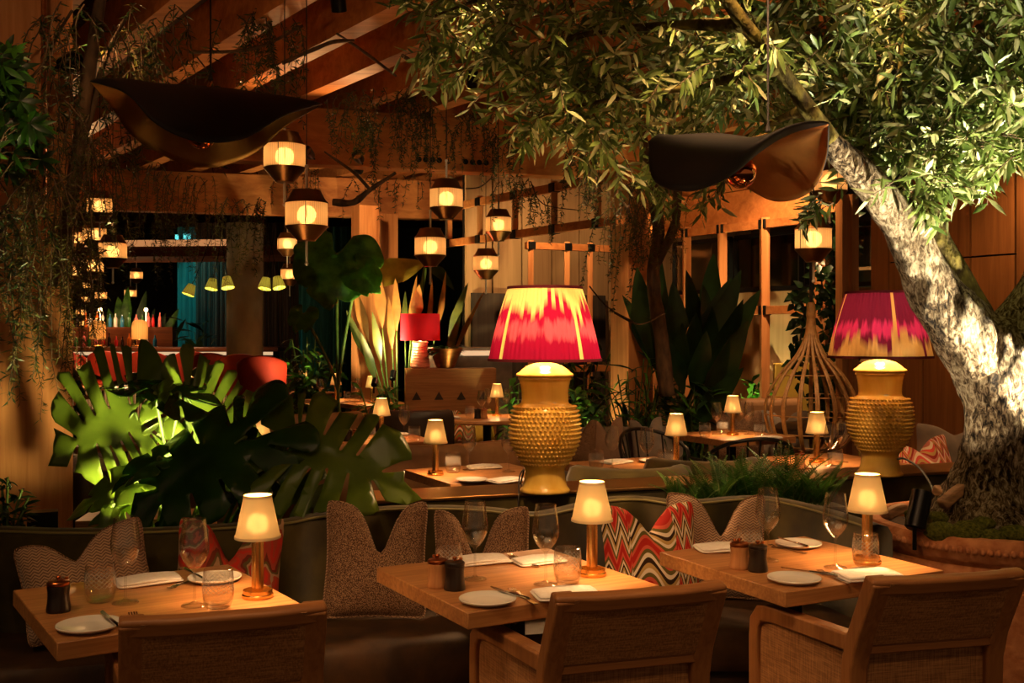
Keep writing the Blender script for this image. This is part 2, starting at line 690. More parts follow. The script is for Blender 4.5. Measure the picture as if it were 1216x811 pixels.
def herringbone():
    t = NT('taupe_herringbone').set(Roughness=.9)
    t.bsdf.inputs['Sheen Weight'].default_value = .2
    t.bsdf.inputs['Specular IOR Level'].default_value = .1
    vec = t.coords((1, 1, 1))
    x, y, z = t.xyz(vec)
    zig = t.val('PINGPONG', t.val('MULTIPLY', x, 70), 1.0)
    v = t.val('FRACT', t.val('ADD', t.val('MULTIPLY', z, 95), zig))
    nz = t.noise(t.coords((120, 120, 120)), 1.0, 3)
    vv = t.val('ADD', t.val('MULTIPLY', v, .7), t.val('MULTIPLY', nz, .4))
    t.l(t.ramp(vv, [(.3, C(92, 66, 50)), (.7, C(182, 146, 116))]), t.bsdf.inputs['Base Color'])
    t.bump(vv, .35, .004)
    return t.m


def dotted():
    t = NT('taupe_pebble_weave').set(Roughness=.9)
    t.bsdf.inputs['Specular IOR Level'].default_value = .1
    vo = t.n('ShaderNodeTexVoronoi')
    vo.inputs['Scale'].default_value = 330
    t.l(t.coords((1, 1, .8)), vo.inputs['Vector'])
    d = vo.outputs['Distance']
    t.l(t.ramp(d, [(.25, C(186, 146, 112)), (.6, C(88, 62, 46))]), t.bsdf.inputs['Base Color'])
    t.bump(t.val('SUBTRACT', 1.0, d), .5, .004)
    return t.m


def flame_stitch(name, cols, freq, amp, swirl=0.0):
    t = NT(name).set(Roughness=.85)
    t.bsdf.inputs['Specular IOR Level'].default_value = .1
    vec = t.coords((1, 1, 1))
    x, y, z = t.xyz(vec)
    zig = t.val('PINGPONG', t.val('MULTIPLY', x, 46), 1.0)
    wav = t.val('MULTIPLY_ADD', t.val('SINE', t.val('MULTIPLY', x, 38)), .5, .5)
    side = t.val('GREATER_THAN', t.val('ABSOLUTE', t.val('ADD', x, .01)), .09)
    nz = t.noise(t.coords((3, 3, 3)), 1.0, 2, dist=swirl)
    rise = t.mixc(side, wav, zig)
    v = t.val('ADD', t.val('MULTIPLY', z, freq), t.val('MULTIPLY', rise, amp))
    v = t.val('ADD', v, t.val('MULTIPLY', nz, .8 + swirl))
    n = len(cols)
    t.l(t.ramp(t.val('FRACT', v), [(i / n, c) for i, c in enumerate(cols)], 'CONSTANT'), t.bsdf.inputs['Base Color'])
    t.bump(t.noise(t.coords((150, 150, 150)), 1.0, 2), .2, .003)
    return t.m


M['herringbone'] = herringbone()
M['dotted'] = dotted()
_RED, _CRM, _OLV, _DK, _CORAL, _GLD = C(178, 42, 34), C(226, 206, 180), C(104, 92, 44), C(58, 40, 26), C(206, 92, 70), C(186, 150, 90)
M['flame'] = flame_stitch('flame_stitch', [_RED, _RED, _CORAL, _OLV, _CRM, _GLD, _DK, _CRM, _OLV, _CORAL], 6.5, .50)
M['swirl'] = flame_stitch('marbled_swirl', [C(170, 44, 32), C(150, 60, 40), C(150, 120, 90), C(84, 72, 40), C(96, 40, 28), C(150, 60, 44)], 4.5, .3, 2.6)
M['coral_zig'] = flame_stitch('coral_zigzag', [C(214, 84, 74), _CRM, C(200, 120, 104), C(150, 50, 44), _GLD], 10.0, .8)
M['multi_zig'] = flame_stitch('many_coloured_zigzag', [C(196, 110, 56), _OLV, _CRM, C(160, 60, 40), C(120, 130, 70)], 9.0, .9)


def leafmat(name, c1, c2, rough=.4, transl=.3, back=None, scale=6, spec=.4):
    """leaf with its own colour above and, where it has one, a paler colour beneath"""
    t = NT(name).set(Roughness=rough)
    t.bsdf.inputs['Specular IOR Level'].default_value = spec
    n = t.noise(t.coords((scale, scale, scale)), 1.0, 3)
    col = t.ramp(n, [(.35, c1), (.65, c2)])
    t.l(col, t.bsdf.inputs['Base Color'])
    tr = t.n('ShaderNodeBsdfTranslucent')
    t.l(col, tr.inputs[0])
    mx = t.n('ShaderNodeMixShader')
    mx.inputs[0].default_value = transl
    t.l(t.bsdf.outputs[0], mx.inputs[1])
    t.l(tr.outputs[0], mx.inputs[2])
    t.l(mx.outputs[0], t.out.inputs[0])
    return t.m


M['olive_leaf'] = leafmat('olive_leaf', C(74, 96, 42), C(116, 134, 66), .45, .25, scale=9)
M['olive_pale'] = leafmat('olive_leaf_underside', C(150, 156, 104), C(190, 188, 138), .6, .25, scale=9)
M['monstera'] = leafmat('monstera_leaf', C(84, 106, 26), C(112, 136, 40), .3, .45, scale=5, spec=.5)
M['monstera_dark'] = leafmat('monstera_shaded_leaf', C(26, 56, 18), C(42, 78, 26), .24, .25, scale=5, spec=.5)  # darker copy of the leaf green, shade put into the colour
M['vine_leaf'] = leafmat('vine_leaf', C(52, 58, 22), C(92, 92, 38), .5, .3, scale=14)
M['moss_thread'] = leafmat('hanging_moss', C(70, 66, 22), C(112, 100, 38), .7, .3, scale=14)
M['fern'] = leafmat('fern_frond', C(40, 82, 24), C(76, 122, 40), .5, .35, scale=10)
M['green'] = leafmat('green_leaf', C(44, 92, 26), C(84, 140, 44), .4, .35, scale=7)
M['dark_green'] = leafmat('dark_green_leaf', C(22, 44, 20), C(42, 68, 30), .35, .2, scale=5)
M['banana'] = leafmat('bird_of_paradise_leaf', C(50, 62, 26), C(86, 92, 40), .4, .3, scale=5)
M['dry_leaf'] = leafmat('bronze_leaf', C(128, 84, 40), C(168, 116, 58), .5, .35, scale=5)
M['yellow_leaf'] = leafmat('yellowing_leaf', C(140, 122, 40), C(186, 160, 62), .45, .45, scale=5)
M['stem'] = pm('plant_stem', C(70, 92, 34), C(96, 118, 46), (10, 10, 10), 3, .5)


def bark():
    t = NT('olive_bark').set(Roughness=.9)
    t.bsdf.inputs['Specular IOR Level'].default_value = .1
    v = t.coords((58, 58, 24))
    n1 = t.noise(v, 1.0, 10, .72, .7)
    n2 = t.noise(t.coords((4, 4, 2.4)), 1.0, 4)
    t.l(t.ramp(t.val('ADD', t.val('MULTIPLY', n1, .75), t.val('MULTIPLY', n2, .25)),
               [(.42, C(26, 18, 12)), (.49, C(116, 96, 72)), (.59, C(204, 186, 156))]), t.bsdf.inputs['Base Color'])
    t.bump(n1, 1.0, .06)
    return t.m


M['bark'] = bark()
M['shaded_mossy_bark'] = pm('shaded_mossy_bark', C(48, 38, 22), C(96, 86, 38), (24, 24, 14), 7, .95, bump=.9, bdist=.02, spec=.1)  # moss tones, darkened so that shade on the limbs is in the colour
# ------------------------------------------------------------------ camera, world
cam = bpy.data.cameras.new('camera')
cam.lens = 36.0 * F / 1216
cam.sensor_width = 36.0
cam.shift_y = -(405.5 - CY) / 1216
cam.clip_start, cam.clip_end = .05, 120
co = bpy.data.objects.new('camera', cam)
co.location = (0, 0, HC)
co.rotation_euler = (PI / 2, 0, 0)
COL.objects.link(co)
SC.camera = co
w = bpy.data.worlds.new('night')
SC.world = w
w.use_nodes = True
w.node_tree.nodes['Background'].inputs[0].default_value = (1.0, .55, .26, 1)
w.node_tree.nodes['Background'].inputs[1].default_value = .09
SC.view_settings.view_transform = 'Standard'
SC.view_settings.look = 'None'
SC.view_settings.exposure = 1.0
SC.view_settings.gamma = 1.0
SC.view_settings.use_curve_mapping = False
try:
    SC.cycles.use_denoising = True
    SC.cycles.denoiser = 'OPENIMAGEDENOISE'
    SC.cycles.max_bounces = 8
    SC.cycles.transparent_max_bounces = 24
    SC.cycles.diffuse_bounces = 4
    SC.cycles.sample_clamp_indirect = 4.0
    SC.cycles.caustics_reflective = False
    SC.cycles.caustics_refractive = False
    SC.cycles.use_light_tree = True
except Exception:
    pass
rnd = random.Random(21)
U = V(math.cos(R(30)), math.sin(R(30)), 0)          # the two directions the floor plan follows
W = V(-U.y, U.x, 0)
# ------------------------------------------------------------------ small table things (origin on the table top)
def b_table_lamp():
    t = thing('table_lamp', 'small brass table lamp', 'lamp')
    m = MB()
    m.lathe([(.0, 0), (.043, 0), (.044, .003), (.044, .009), (.041, .012), (.041, .022), (.038, .022), (.038, .012), (.018, .012), (0, .012)], 28)
    m.build('base', M['brass'], t)
    m = MB()
    m.lathe([(.0172, .012), (.0172, .166), (.012, .170), (.0, .170)], 20)
    m.build('stem', M['brass'], t)
    m = MB()
    a, b, h0, h1 = .064, .0385, .168, .289
    pr = [(a + (b - a) * k / 6, h0 + (h1 - h0) * k / 6) for k in range(7)]
    s = m.lathe(pr, 32, caps=False).build('lamp_shade', M['cream_shade'], t)
    m = MB()
    for z, r in ((h0 + .004, a - .0002), (h1 - .003, b + .0005)):
        m = MB()
        m.lathe([(r + .0004, z - .004), (r + .0012, z - .004), (r + .0008, z + .004), (r + .0002, z + .004), (r + .0004, z - .004)], 32, caps=False)
        m.build('trim', M['cream_trim'], s)
    m = MB()
    m.ball((0, 0, .208), .007, 12, 8)
    m.tube([(0, 0, .168), (0, 0, .203)], .003, 8)
    m.build('bulb', M['bulb'], t)
    lamp('POINT', 'bulb_light', (0, 0, .208), LAMP_W, WARM, t, .034)
    return t


LAMP_W = 6.0


def b_wine_glass():
    m = MB()
    pr = [(0, .004), (.006, .005), (.034, .0015), (.036, 0), (.0365, .001), (.034, .0035), (.012, .0065), (.0042, .014), (.0036, .05), (.0036, .085),
          (.0052, .096), (.016, .106), (.030, .124), (.038, .142), (.0405, .156), (.040, .168), (.0365, .196), (.031, .236), (.0315, .238), (.0302, .238),
          (.0352, .196), (.0388, .168), (.039, .156), (.0366, .143), (.028, .125), (.014, .109), (0, .104)]
    o = m.lathe(pr, 32, caps=False).build('wine_glass', M['glass'])
    return tag(o, 'x', 'wine glass')


def b_tumbler():
    m = MB()
    pr = [(0, .0), (.030, 0), (.034, .003), (.0405, .022), (.0425, .045), (.042, .075), (.0385, .105), (.0375, .1055), (.0372, .105), (.0405, .075), (.041, .045),
          (.038, .022), (.031, .012), (0, .010)]
    o = m.lathe(pr, 36, caps=False).build('tumbler', M['cut_glass'])
    return tag(o, 'x', 'tumbler')


def b_plate():
    m = MB()
    pr = [(0, .002), (.048, .002), (.052, 0), (.056, .002), (.078, .010), (.0805, .014), (.079, .016), (.066, .0115), (.055, .0075), (.048, .006), (0, .006)]
    o = m.lathe(pr, 40, caps=False).build('side_plate', M['white_china'])
    return tag(o, 'x', 'plate')


def b_napkin():
    m = MB()
    L, W = .19, .115

    def layer(z0, z1, dx, k):
        def fun(u, v):
            a = 2 * PI * u
            ca, sa = math.cos(a), math.sin(a)
            e = .16
            x = math.copysign(abs(ca) ** e, ca) * (L / 2 - dx)
            y = math.copysign(abs(sa) ** e, sa) * (W / 2 - dx * .4)
            s = math.sin(v * PI)
            q = .90 + .10 * s ** .5
            z = z0 + (z1 - z0) * v + .0025 * math.sin(x * 30 + k) + .0015 * math.sin(y * 50 + k)
            if v in (0, 1):
                return V(x * q, y * q, z)
            return V(x * q, y * q, z)
        m.grid(fun, 40, 5, closeu=True)
        n = len(m.v)
        m.f.append(tuple(n - 40 + i for i in range(40)))
        m.mi.append(0)
        m.f.append(tuple(n - 240 + i for i in range(39, -1, -1)))
        m.mi.append(0)
    layer(.003, .011, .0, .0)
    layer(.0105, .019, .005, 1.2)
    o = m.build('linen_napkin', M['napkin'])
    return tag(o, 'x', 'napkin')


def b_fork():
    t = thing('fork', 'x', 'fork')
    m = MB()
    # handle along +y, tines at the far end; lies on its back
    pts = [(0, -.095, .0045), (0, -.06, .003), (0, -.01, .004), (0, .03, .008), (0, .045, .009)]
    ws = [.007, .0075, .0042, .0036, .008]
    vs = []
    for (x, y, z), w_ in zip(pts, ws):
        vs += [V(-w_, y, z - .0012), V(w_, y, z - .0012), V(w_, y, z + .0012), V(-w_, y, z + .0012)]
    fs = [(0, 1, 2, 3), (19, 18, 17, 16)]
    for i in range(4):
        for k in range(4):
            a, b = 4 * i + k, 4 * i + (k + 1) % 4
            fs.append((a, a + 4, b + 4, b))
    m.add(vs, fs)
    m.box((0, .052, .0075), (.022, .016, .0024))
    m.build('handle', M['steel'], t)
    for k in range(4):
        q = MB()
        x = -.009 + .006 * k
        q.rsweep([(x, .058, .0072), (x, .078, .0048), (x, .098, .0085)], .0030, .0022, (1, 0, 0))
        q.build('tine', M['steel'], t)
    return t


def b_knife():
    t = thing('table_knife', 'x', 'knife')
    m = MB()
    m.tube([(0, -.105, .005), (0, -.095, .005), (0, -.04, .005), (0, -.005, .005), (0, .0, .005)], [.004, .0062, .0052, .0042, .0036], 10)
    m.build('handle', M['steel'], t)
    m = MB()
    vs = []
    for y, a, b in ((0, -.004, .004), (.03, -.0085, .0055), (.08, -.0085, .0055), (.105, -.004, .0052), (.112, .003, .0045)):
        vs += [V(a, y, .0047), V(b, y, .0036), V(b, y, .0064), V(a, y, .0053)]
    fs = [(0, 1, 2, 3), (19, 18, 17, 16)]
    for i in range(4):
        for k in range(4):
            p, q = 4 * i + k, 4 * i + (k + 1) % 4
            fs.append((p, p + 4, q + 4, q))
    m.add(vs, fs).build('blade', M['steel'], t)
    return t


def _mill(body, cap):
    t = thing('pepper_mill', 'x', 'pepper mill')
    m = MB()
    m.lathe([(0, 0), (.030, 0), (.0315, .002), (.0315, .010), (.029, .025), (.0275, .042), (.028, .056), (.0295, .066), (.029, .070), (.0, .070)], 28)
    m.build('body', body, t)
    m = MB()
    m.lathe([(0, .070), (.0285, .071), (.0298, .073), (.0298, .079), (.027, .082), (0, .084)], 28)
    c = m.build('cap', cap, t)
    m = MB()
    m.lathe([(0, .083), (.004, .083), (.0035, .0875), (.0065, .090), (.0075, .0935), (.005, .0965), (0, .0975)], 16)
    m.tube([(0, 0, .0845), (.012, .0, .0855), (.020, 0, .0865)], .0022, 8)
    m.lathe([(0, .084), (.004, .084), (.0055, .088), (.004, .092), (0, .0925)], 12, (.020, 0, 0))
    m.build('knob', M['copper'], c)
    return t


def b_mill_dark():
    return _mill(M['mill_dark'], M['mill_dark'])


def b_mill_copper():
    return _mill(M['mill_dark'], M['copper'])


def b_mill_light():
    return _mill(M['mill_light'], M['copper'])


# ------------------------------------------------------------------ tables and chairs (origin on the floor)
def b_table():
    t = thing('dining_table', 'x', 'table')
    S = .64
    m = MB()
    m.box((0, 0, .727), (S, S, .046))
    bevel(m.build('tabletop', M['oak'], t), .003)
    m = MB()
    m.box((.05, .08, .36), (.052, .052, .68))
    bevel(m.build('pedestal', M['black_metal'], t), .003)
    m = MB()
    m.lathe([(0, 0), (.16, 0), (.16, .010), (.03, .014), (0, .014)], 32, (.05, .08, 0))
    m.build('base_plate', M['black_metal'], t)
    m = MB()
    m.box((.05, .08, .698), (.24, .24, .010))
    m.build('top_plate', M['black_metal'], t)
    return t


def b_armchair():
    """oak armchair, the sitter looks along +y"""
    t = thing('oak_armchair', 'x', 'armchair')
    X = V(1, 0, 0)
    for s in (-1, 1):
        m = MB()
        m.rsweep([(s * .212, -.215, 0), (s * .212, -.215, .42), (s * .210, -.225, .60), (s * .207, -.250, .68), (s * .204, -.335, .852)], .056, .050, X)
        bevel(m.build('back_post', M['oak_chair'], t), .006, 3)
        # arm: back to front, rounded over into the front leg
        q = MB()
        x0, x1 = s * .212, s * .262
        path = [(x0, -.222, .660), (x1 - s * .012, .16, .640), (x1 - s * .004, .215, .630), (x1, .240, .600), (x1, .246, .55), (x1, .246, .30), (x1, .246, 0)]
        q.rsweep(path, .048, .050, (1, -s * .1, 0))
        bevel(q.build('arm', M['oak_chair'], t), .007, 3)
        q = MB()
        pa, pb = V(x0, -.19, .50), V(x1, .222, .50)
        q.bar(pa, pb, .016, .245)
        bevel(q.build('side_panel', M['cane'], t), .002)
        q = MB()
        q.bar(V(x0, -.19, .36), V(x1, .222, .36), .040, .045)
        bevel(q.build('side_rail', M['oak_rail'], t), .003)
    tilt = math.atan2(.085, .172)
    m = MB()
    m.rsweep([(-.232, -.332, .838), (-.10, -.343, .836), (.10, -.343, .836), (.232, -.332, .838)], .046, .036, V(0, -.35, 1))
    bevel(m.build('top_rail', M['oak_rail'], t), .010, 4)
    m = MB()
    m.bar((-.19, -.243, .655), (.19, -.243, .655), .040, .042)
    bevel(m.build('middle_rail', M['oak_rail'], t), .004)
    m = MB()
    m.box((0, -.308, .757), (.370, .014, .205), m=Matrix.Rotation(tilt, 3, 'X'))
    m.build('back_panel', M['cane'], t)
    m = MB()
    m.box((0, -.224, .545), (.375, .014, .20))
    m.build('lower_panel', M['cane'], t)
    m = MB()
    m.bar((-.19, -.215, .425), (.19, -.215, .425), .040, .060)
    m.bar((-.24, .240, .375), (.24, .240, .375), .036, .055)
    bevel(m.build('seat_frame', M['oak_rail'], t), .003)
    m = MB()

    def fun(u, v):
        a = 2 * PI * u
        ca, sa = math.cos(a), math.sin(a)
        e = .3
        q = math.sin(v * PI) ** .35 if 0 < v < 1 else .0
        y = math.copysign(abs(sa) ** e, sa) * .215 * q + .012
        x = math.copysign(abs(ca) ** e, ca) * (.205 + .05 * y) * q
        return V(x, y, .405 + .075 * v)
    m.grid(fun, 36, 10, closeu=True)
    m.build('seat_cushion', M['tan_leather'], t)
    return t


# ------------------------------------------------------------------ cushions (origin at the bottom edge, face towards -y)
def cushion(name, label, mat_, loc, w=.42, h=.42, t=.13, rz=0, lean=-12, roll=0, chop=.10, pip=None, group=None, chopx=0.0, cat='cushion'):
    o = thing(name, label, cat, loc, 0, group)
    o.rotation_euler = (R(lean), R(roll), R(rz))
    m = MB()
    n = 20

    def pos(u, v, side):
        # u, v in -1..1
        px_ = u * (w / 2) * (1 - .07 * (1 - v * v) * abs(u) ** 2)
        pz = v * (h / 2) * (1 - .06 * (1 - u * u) * abs(v) ** 2)
        k = (1 - abs(u) ** 2.6) * (1 - abs(v) ** 2.6)
        th = t / 2 * max(0, k) ** .55
        g = math.exp(-((u - chopx) / .30) ** 2) + .55 * math.exp(-abs(u - chopx) / .35)
        up = max(0, (v + .25) / 1.25) ** 1.6
        pz -= chop * g * up
        px_ *= 1 + .04 * up * abs(u)
        th *= 1 - .55 * math.exp(-((u - chopx) / .12) ** 2) * up
        yy = side * th + .012 * noise.noise(V(u * 1.7 + w * 9, v * 1.7, side + len(name)))* (1 if k > .01 else 0)
        rc = (abs(u) ** 7) * (abs(v) ** 7)
        px_ *= 1 - .07 * rc
        pz *= 1 - .05 * rc
        px_ *= 1 - .045 * (v + 1) * .5
        return V(px_, yy, pz + h / 2)
    for side in (-1, 1):
        base = len(m.v)
        for j in range(n + 1):
            for i in range(n + 1):
                m.v.append(tuple(pos(2 * i / n - 1, 2 * j / n - 1, side)))
        for j in range(n):
            for i in range(n):
                a = base + j * (n + 1) + i
                q = (a, a + 1, a + n + 2, a + n + 1)
                m.f.append(q if side < 0 else q[::-1])
                m.mi.append(0)
    m.build('cover', mat_, o, ang=180)
    if pip:
        q = MB()
        ring = [pos(2 * i / n - 1, -1, 0) for i in range(n)] + [pos(1, 2 * i / n - 1, 0) for i in range(n)] + \
               [pos(1 - 2 * i / n, 1, 0) for i in range(n)] + [pos(-1, 1 - 2 * i / n, 0) for i in range(n + 1)]
        q.tube(ring, .0045, 6)
        q.build('piping', pip, o)
    return o
# ------------------------------------------------------------------ the three tables in front
def table_at(N, ang, label, group='oak dining tables'):
    """N is the near corner of the top"""
    a = R(ang)
    u, v = V(math.cos(a), math.sin(a), 0), V(-math.sin(a), math.cos(a), 0)
    c = V(N[0], N[1], 0) + (u + v) * .32
    return put(b_table, label, (c.x, c.y, 0), a, group)


def tt(px, py):
    p = G(px, py)
    p.z = .7502
    return p


table_at((-1.100, 2.605), 33.5, 'square oak dining table at the bottom left, in front of the swirl-patterned cushion')
table_at((-.118, 2.885), 29.5, 'square oak dining table in the middle of the front row')
table_at((.790, 3.115), 26.5, 'square oak dining table beside the terracotta tree pot')
TN = ['front left table', 'front middle table', 'table beside the tree pot']
LG, WG, TG, PG, NG = 'small brass table lamps', 'wine glasses', 'cut-glass tumblers', 'side plates', 'folded napkins'
put(b_table_lamp, 'brass table lamp with cream shade on the front left table', tt(306, 709), 0, LG)
put(b_table_lamp, 'brass table lamp with cream shade on the front middle table', tt(703, 683), 1, LG)
put(b_table_lamp, 'brass table lamp with cream shade on the table beside the tree pot', V(1.157, 3.51, .7502), 2, LG)
for px, py, l in ((149, 716, 'wine glass beside the left tumbler on the front left table'),
                  (231, 719, 'wine glass nearer the lamp on the front left table'),
                  (564, 688, 'wine glass behind the pepper mills on the front middle table'),
                  (648, 694, 'wine glass beside the lamp-side tumbler on the front middle table'),
                  (912, 666, 'wine glass behind the pepper mills on the table beside the tree pot'),
                  (992, 674, 'wine glass left of the lamp on the table beside the tree pot')):
    put(b_wine_glass, l, tt(px, py), 0, WG)
for p, l in ((tt(119, 714), 'cut-glass tumbler behind the dark pepper mill on the front left table'),
             (tt(259, 721), 'cut-glass tumbler in front of the lamp on the front left table'),
             (V(-.195, 3.33, .7502), 'cut-glass tumbler behind the pepper mills on the front middle table'),
             (tt(674, 692), 'cut-glass tumbler left of the lamp on the front middle table'),
             (V(.793, 3.60, .7502), 'cut-glass tumbler behind the pepper mills on the table beside the tree pot'),
             (tt(1028, 672), 'cut-glass tumbler in front of the lamp on the table beside the tree pot')):
    put(b_tumbler, l, p, .3, TG)
for px, py, l in ((106, 747, 'white side plate nearest on the front left table'),
                  (255, 690, 'white side plate at the back of the front left table'),
                  (579, 716, 'white side plate nearest on the front middle table'),
                  (943, 691, 'white side plate nearest on the table beside the tree pot'),
                  (948, 649, 'white side plate at the back of the table beside the tree pot')):
    put(b_plate, l, tt(px, py), 0, PG)
for px, py, rz, l, s in ((176, 692, 30, 'folded white napkin at the back of the front left table', 1),
                         (570, 668, 20, 'folded white napkin behind the mills on the front middle table', 1),
                         (640, 668, 24, 'folded white napkin at the back right of the front middle table', .9),
                         (672, 708, 14, 'folded white napkin nearest on the front middle table', 1.0),
                         (858, 653, 10, 'folded white napkin at the back of the table beside the tree pot', 1),
                         (1030, 686, 14, 'folded white napkin nearest on the table beside the tree pot', 1.05)):
    put(b_napkin, l, tt(px, py), R(rz), NG, s)


def lay(b, p0, p1, label, group, z=.7502):
    """cutlery: p0 the handle end, p1 the working end, both seen in the photograph"""
    a, c = tt(*p0), tt(*p1)
    d = c - a
    m_ = (a + c) / 2
    m_.z = z
    put(b, label, m_, math.atan2(d.y, d.x) - PI / 2, group, max(.85, min(1.1, d.length / .205)))


lay(b_fork, (168, 757), (157, 730), 'fork just behind the chair on the front left table', 'forks')
lay(b_knife, (140, 752), (122, 736), 'knife on the nearest plate of the front left table', 'table knives', .766)
lay(b_fork, (232, 688), (206, 699), 'fork at the back of the front left table', 'forks')
lay(b_knife, (222, 684), (238, 693), 'knife on the back plate of the front left table', 'table knives', .766)
lay(b_fork, (638, 720), (606, 701), 'fork beside the nearest napkin on the front middle table', 'forks')
lay(b_knife, (626, 719), (586, 706), 'knife by the nearest plate of the front middle table', 'table knives', .766)
lay(b_fork, (634, 674), (604, 660), 'fork at the back of the front middle table', 'forks')
lay(b_knife, (626, 672), (600, 668), 'knife at the back of the front middle table', 'table knives')
lay(b_fork, (1010, 695), (972, 679), 'fork beside the nearest napkin on the table beside the tree pot', 'forks')
lay(b_knife, (985, 690), (938, 683), 'knife on the nearest plate of the table beside the tree pot', 'table knives', .766)
lay(b_fork, (952, 657), (920, 650), 'fork at the back of the table beside the tree pot', 'forks')
lay(b_knife, (956, 655), (928, 646), 'knife on the back plate of the table beside the tree pot', 'table knives', .766)
put(b_mill_copper, 'dark pepper mill with a copper cap on the front left table', tt(69.5, 726), .5, 'pepper mills')
put(b_mill_light, 'light wooden mill beside a dark one on the front middle table', tt(519.5, 697), 2.2, 'pepper mills')
put(b_mill_dark, 'dark pepper mill on the front middle table', tt(540, 700), .5, 'pepper mills')
put(b_mill_light, 'light wooden mill beside a dark one on the table by the tree pot', tt(878, 675), 2.2, 'pepper mills')
put(b_mill_dark, 'dark pepper mill on the table beside the tree pot', tt(900, 678), .5, 'pepper mills')


def chair_at(tl, tr, label, group='oak armchairs', yaw=None):
    """tl, tr: the upper corners of the back as seen, at height .855"""
    a, b = G(*tl, .855), G(*tr, .855)
    ang = math.atan2(b.y - a.y, b.x - a.x) if yaw is None else R(yaw)
    mid = (a + b) / 2
    f = V(-math.sin(ang), math.cos(ang), 0)
    p = V(mid.x, mid.y, 0) + f * .335
    return put(b_armchair, label, p, ang, group)


chair_at((139, 737), (389, 717.5), 'oak armchair with cane back at the bottom left, cut by the frame')
chair_at((652, 707), (866, 694), 'oak armchair with cane back in front of the middle table', yaw=17)
chair_at((1034, 688), (1214, 678), 'oak armchair with cane back nearest the tree pot', yaw=13)

# ------------------------------------------------------------------ the winding banquette
_bl = [(-2.55, 2.6), (-2.30, 3.45), (-1.95, 3.80), (-1.605, 3.78), (-1.25, 3.80), (-.857, 3.95), (-.716, 4.12), (-.462, 4.28), (-.16, 4.27), (.077, 4.13), (.24, 4.27), (.41, 4.50), (.54, 4.53),
       (.66, 4.42), (.80, 4.45), (1.03, 4.55), (1.16, 4.35), (1.24, 4.05), (1.27, 3.90)]
bl = spline([V(x, y, 0) for x, y in _bl], 6)


def seat_front(p):
    x = p.x
    y = 3.36 + .30 * max(0, min(1, (x + .8) / 1.2)) + .2 * max(0, min(1, (x + 1.6) / .8)) - .02
    return y


def outn(i, path):
    t = (path[min(i + 1, len(path) - 1)] - path[max(i - 1, 0)]).normalized()
    return V(-t.y, t.x, 0)


bq = thing('banquette_sofa', 'long winding olive velvet banquette with a brown leather seat behind the front tables', 'banquette', (0, 4.1, 0))
off = V(0, -4.1, 0)
m = MB()
n = len(bl)
sec = [(-.02, .40), (-.005, .52), (0, .70), (.004, .775), (.022, .80), (.060, .805), (.098, .795), (.115, .765), (.12, .60), (.12, .02)]


def backrest(u, v):
    i = min(n - 1, int(round(u * (n - 1))))
    o_, z = sec[min(len(sec) - 1, int(round(v * (len(sec) - 1))))]
    return bl[i] + outn(i, bl) * o_ + V(0, 0, z) + off


m.grid(backrest, n - 1, len(sec) - 1)
m.build('backrest', M['velvet'], bq, ang=180)
m = MB()
for k in (0,):
    m.tube([bl[i] + outn(i, bl) * .012 + V(0, 0, .795) + off for i in range(n)], .005, 6)
m.build('piping', M['piping'], bq)
# seat: from the back line to the front line
ssec = [(0.0, .44), (.5, .455), (.9, .452), (.97, .445), (1.0, .42), (1.0, .32), (.98, .29)]
fr = []
for i, p in enumerate(bl):
    q = V(p.x, seat_front(p), 0)
    if i < 14:
        k = i / 14.0
        q = V(-2.05, 2.5, 0).lerp(V(-1.35, 3.18, 0), k) if i < 10 else V(p.x + .35 * (14 - i) / 4, seat_front(p) - .0, 0)
    if p.x > 1.1:
        q = V(min(p.x, 1.22), 3.66, 0)
    fr.append(q)
for _ in range(6):
    fr = [fr[0]] + [(fr[i - 1] + fr[i] * 2 + fr[i + 1]) / 4 for i in range(1, n - 1)] + [fr[-1]]
m = MB()


def seatf(u, v):
    i = min(n - 1, int(round(u * (n - 1))))
    k, z = ssec[int(round(v * (len(ssec) - 1)))]
    return (bl[i] + outn(i, bl) * .05 * (1 - k)).lerp(fr[i], k) + V(0, 0, z) + off


m.grid(seatf, n - 1, len(ssec) - 1)
m.build('seat', M['velvet_seat'], bq, ang=50)
m = MB()
psec = [(.97, .30), (.94, .28), (.94, .0)]


def plf(u, v):
    i = min(n - 1, int(round(u * (n - 1))))
    k, z = psec[int(round(v * 2))]
    return bl[i].lerp(fr[i], k) + V(0, 0, z) + off


m.grid(plf, n - 1, 2)
m.build('plinth', M['dark_leather'], bq)

# cushions leaning against it
SG = 'scatter cushions on the front banquette'
cushion('scatter_cushion', 'wide taupe herringbone cushion at the far left of the banquette', M['herringbone'], V(-1.375, 3.56, .515), .43, .34, .14, 14, -18, -13, .06, M['dotted'], SG, -.1)
cushion('scatter_cushion', 'red and brown marbled swirl cushion behind the front left lamp', M['swirl'], V(-.985, 3.68, .455), .38, .42, .13, 6, -16, 2, .10, None, SG)
cushion('scatter_cushion', 'taupe pebble-weave cushion between the left and middle front tables', M['dotted'], V(-.500, 3.91, .46), .385, .435, .13, 4, -13, 1, .135, M['herringbone'], SG, .08)
cushion('scatter_cushion', 'taupe cushion half hidden behind the front middle table', M['dotted'], V(-.105, 3.965, .46), .37, .40, .13, -2, -13, -2, .14, M['herringbone'], SG, -.1)
cushion('scatter_cushion', 'red and cream flame-stitch cushion between the middle and right front tables', M['flame'], V(.53, 3.98, .455), .40, .42, .14, 16, -12, 0, .07, None, SG)
cushion('scatter_cushion', 'taupe herringbone cushion behind the flame-stitch cushion', M['herringbone'], V(.80, 4.22, .455), .40, .42, .13, -8, -12, 0, .11, M['dotted'], SG, .1)
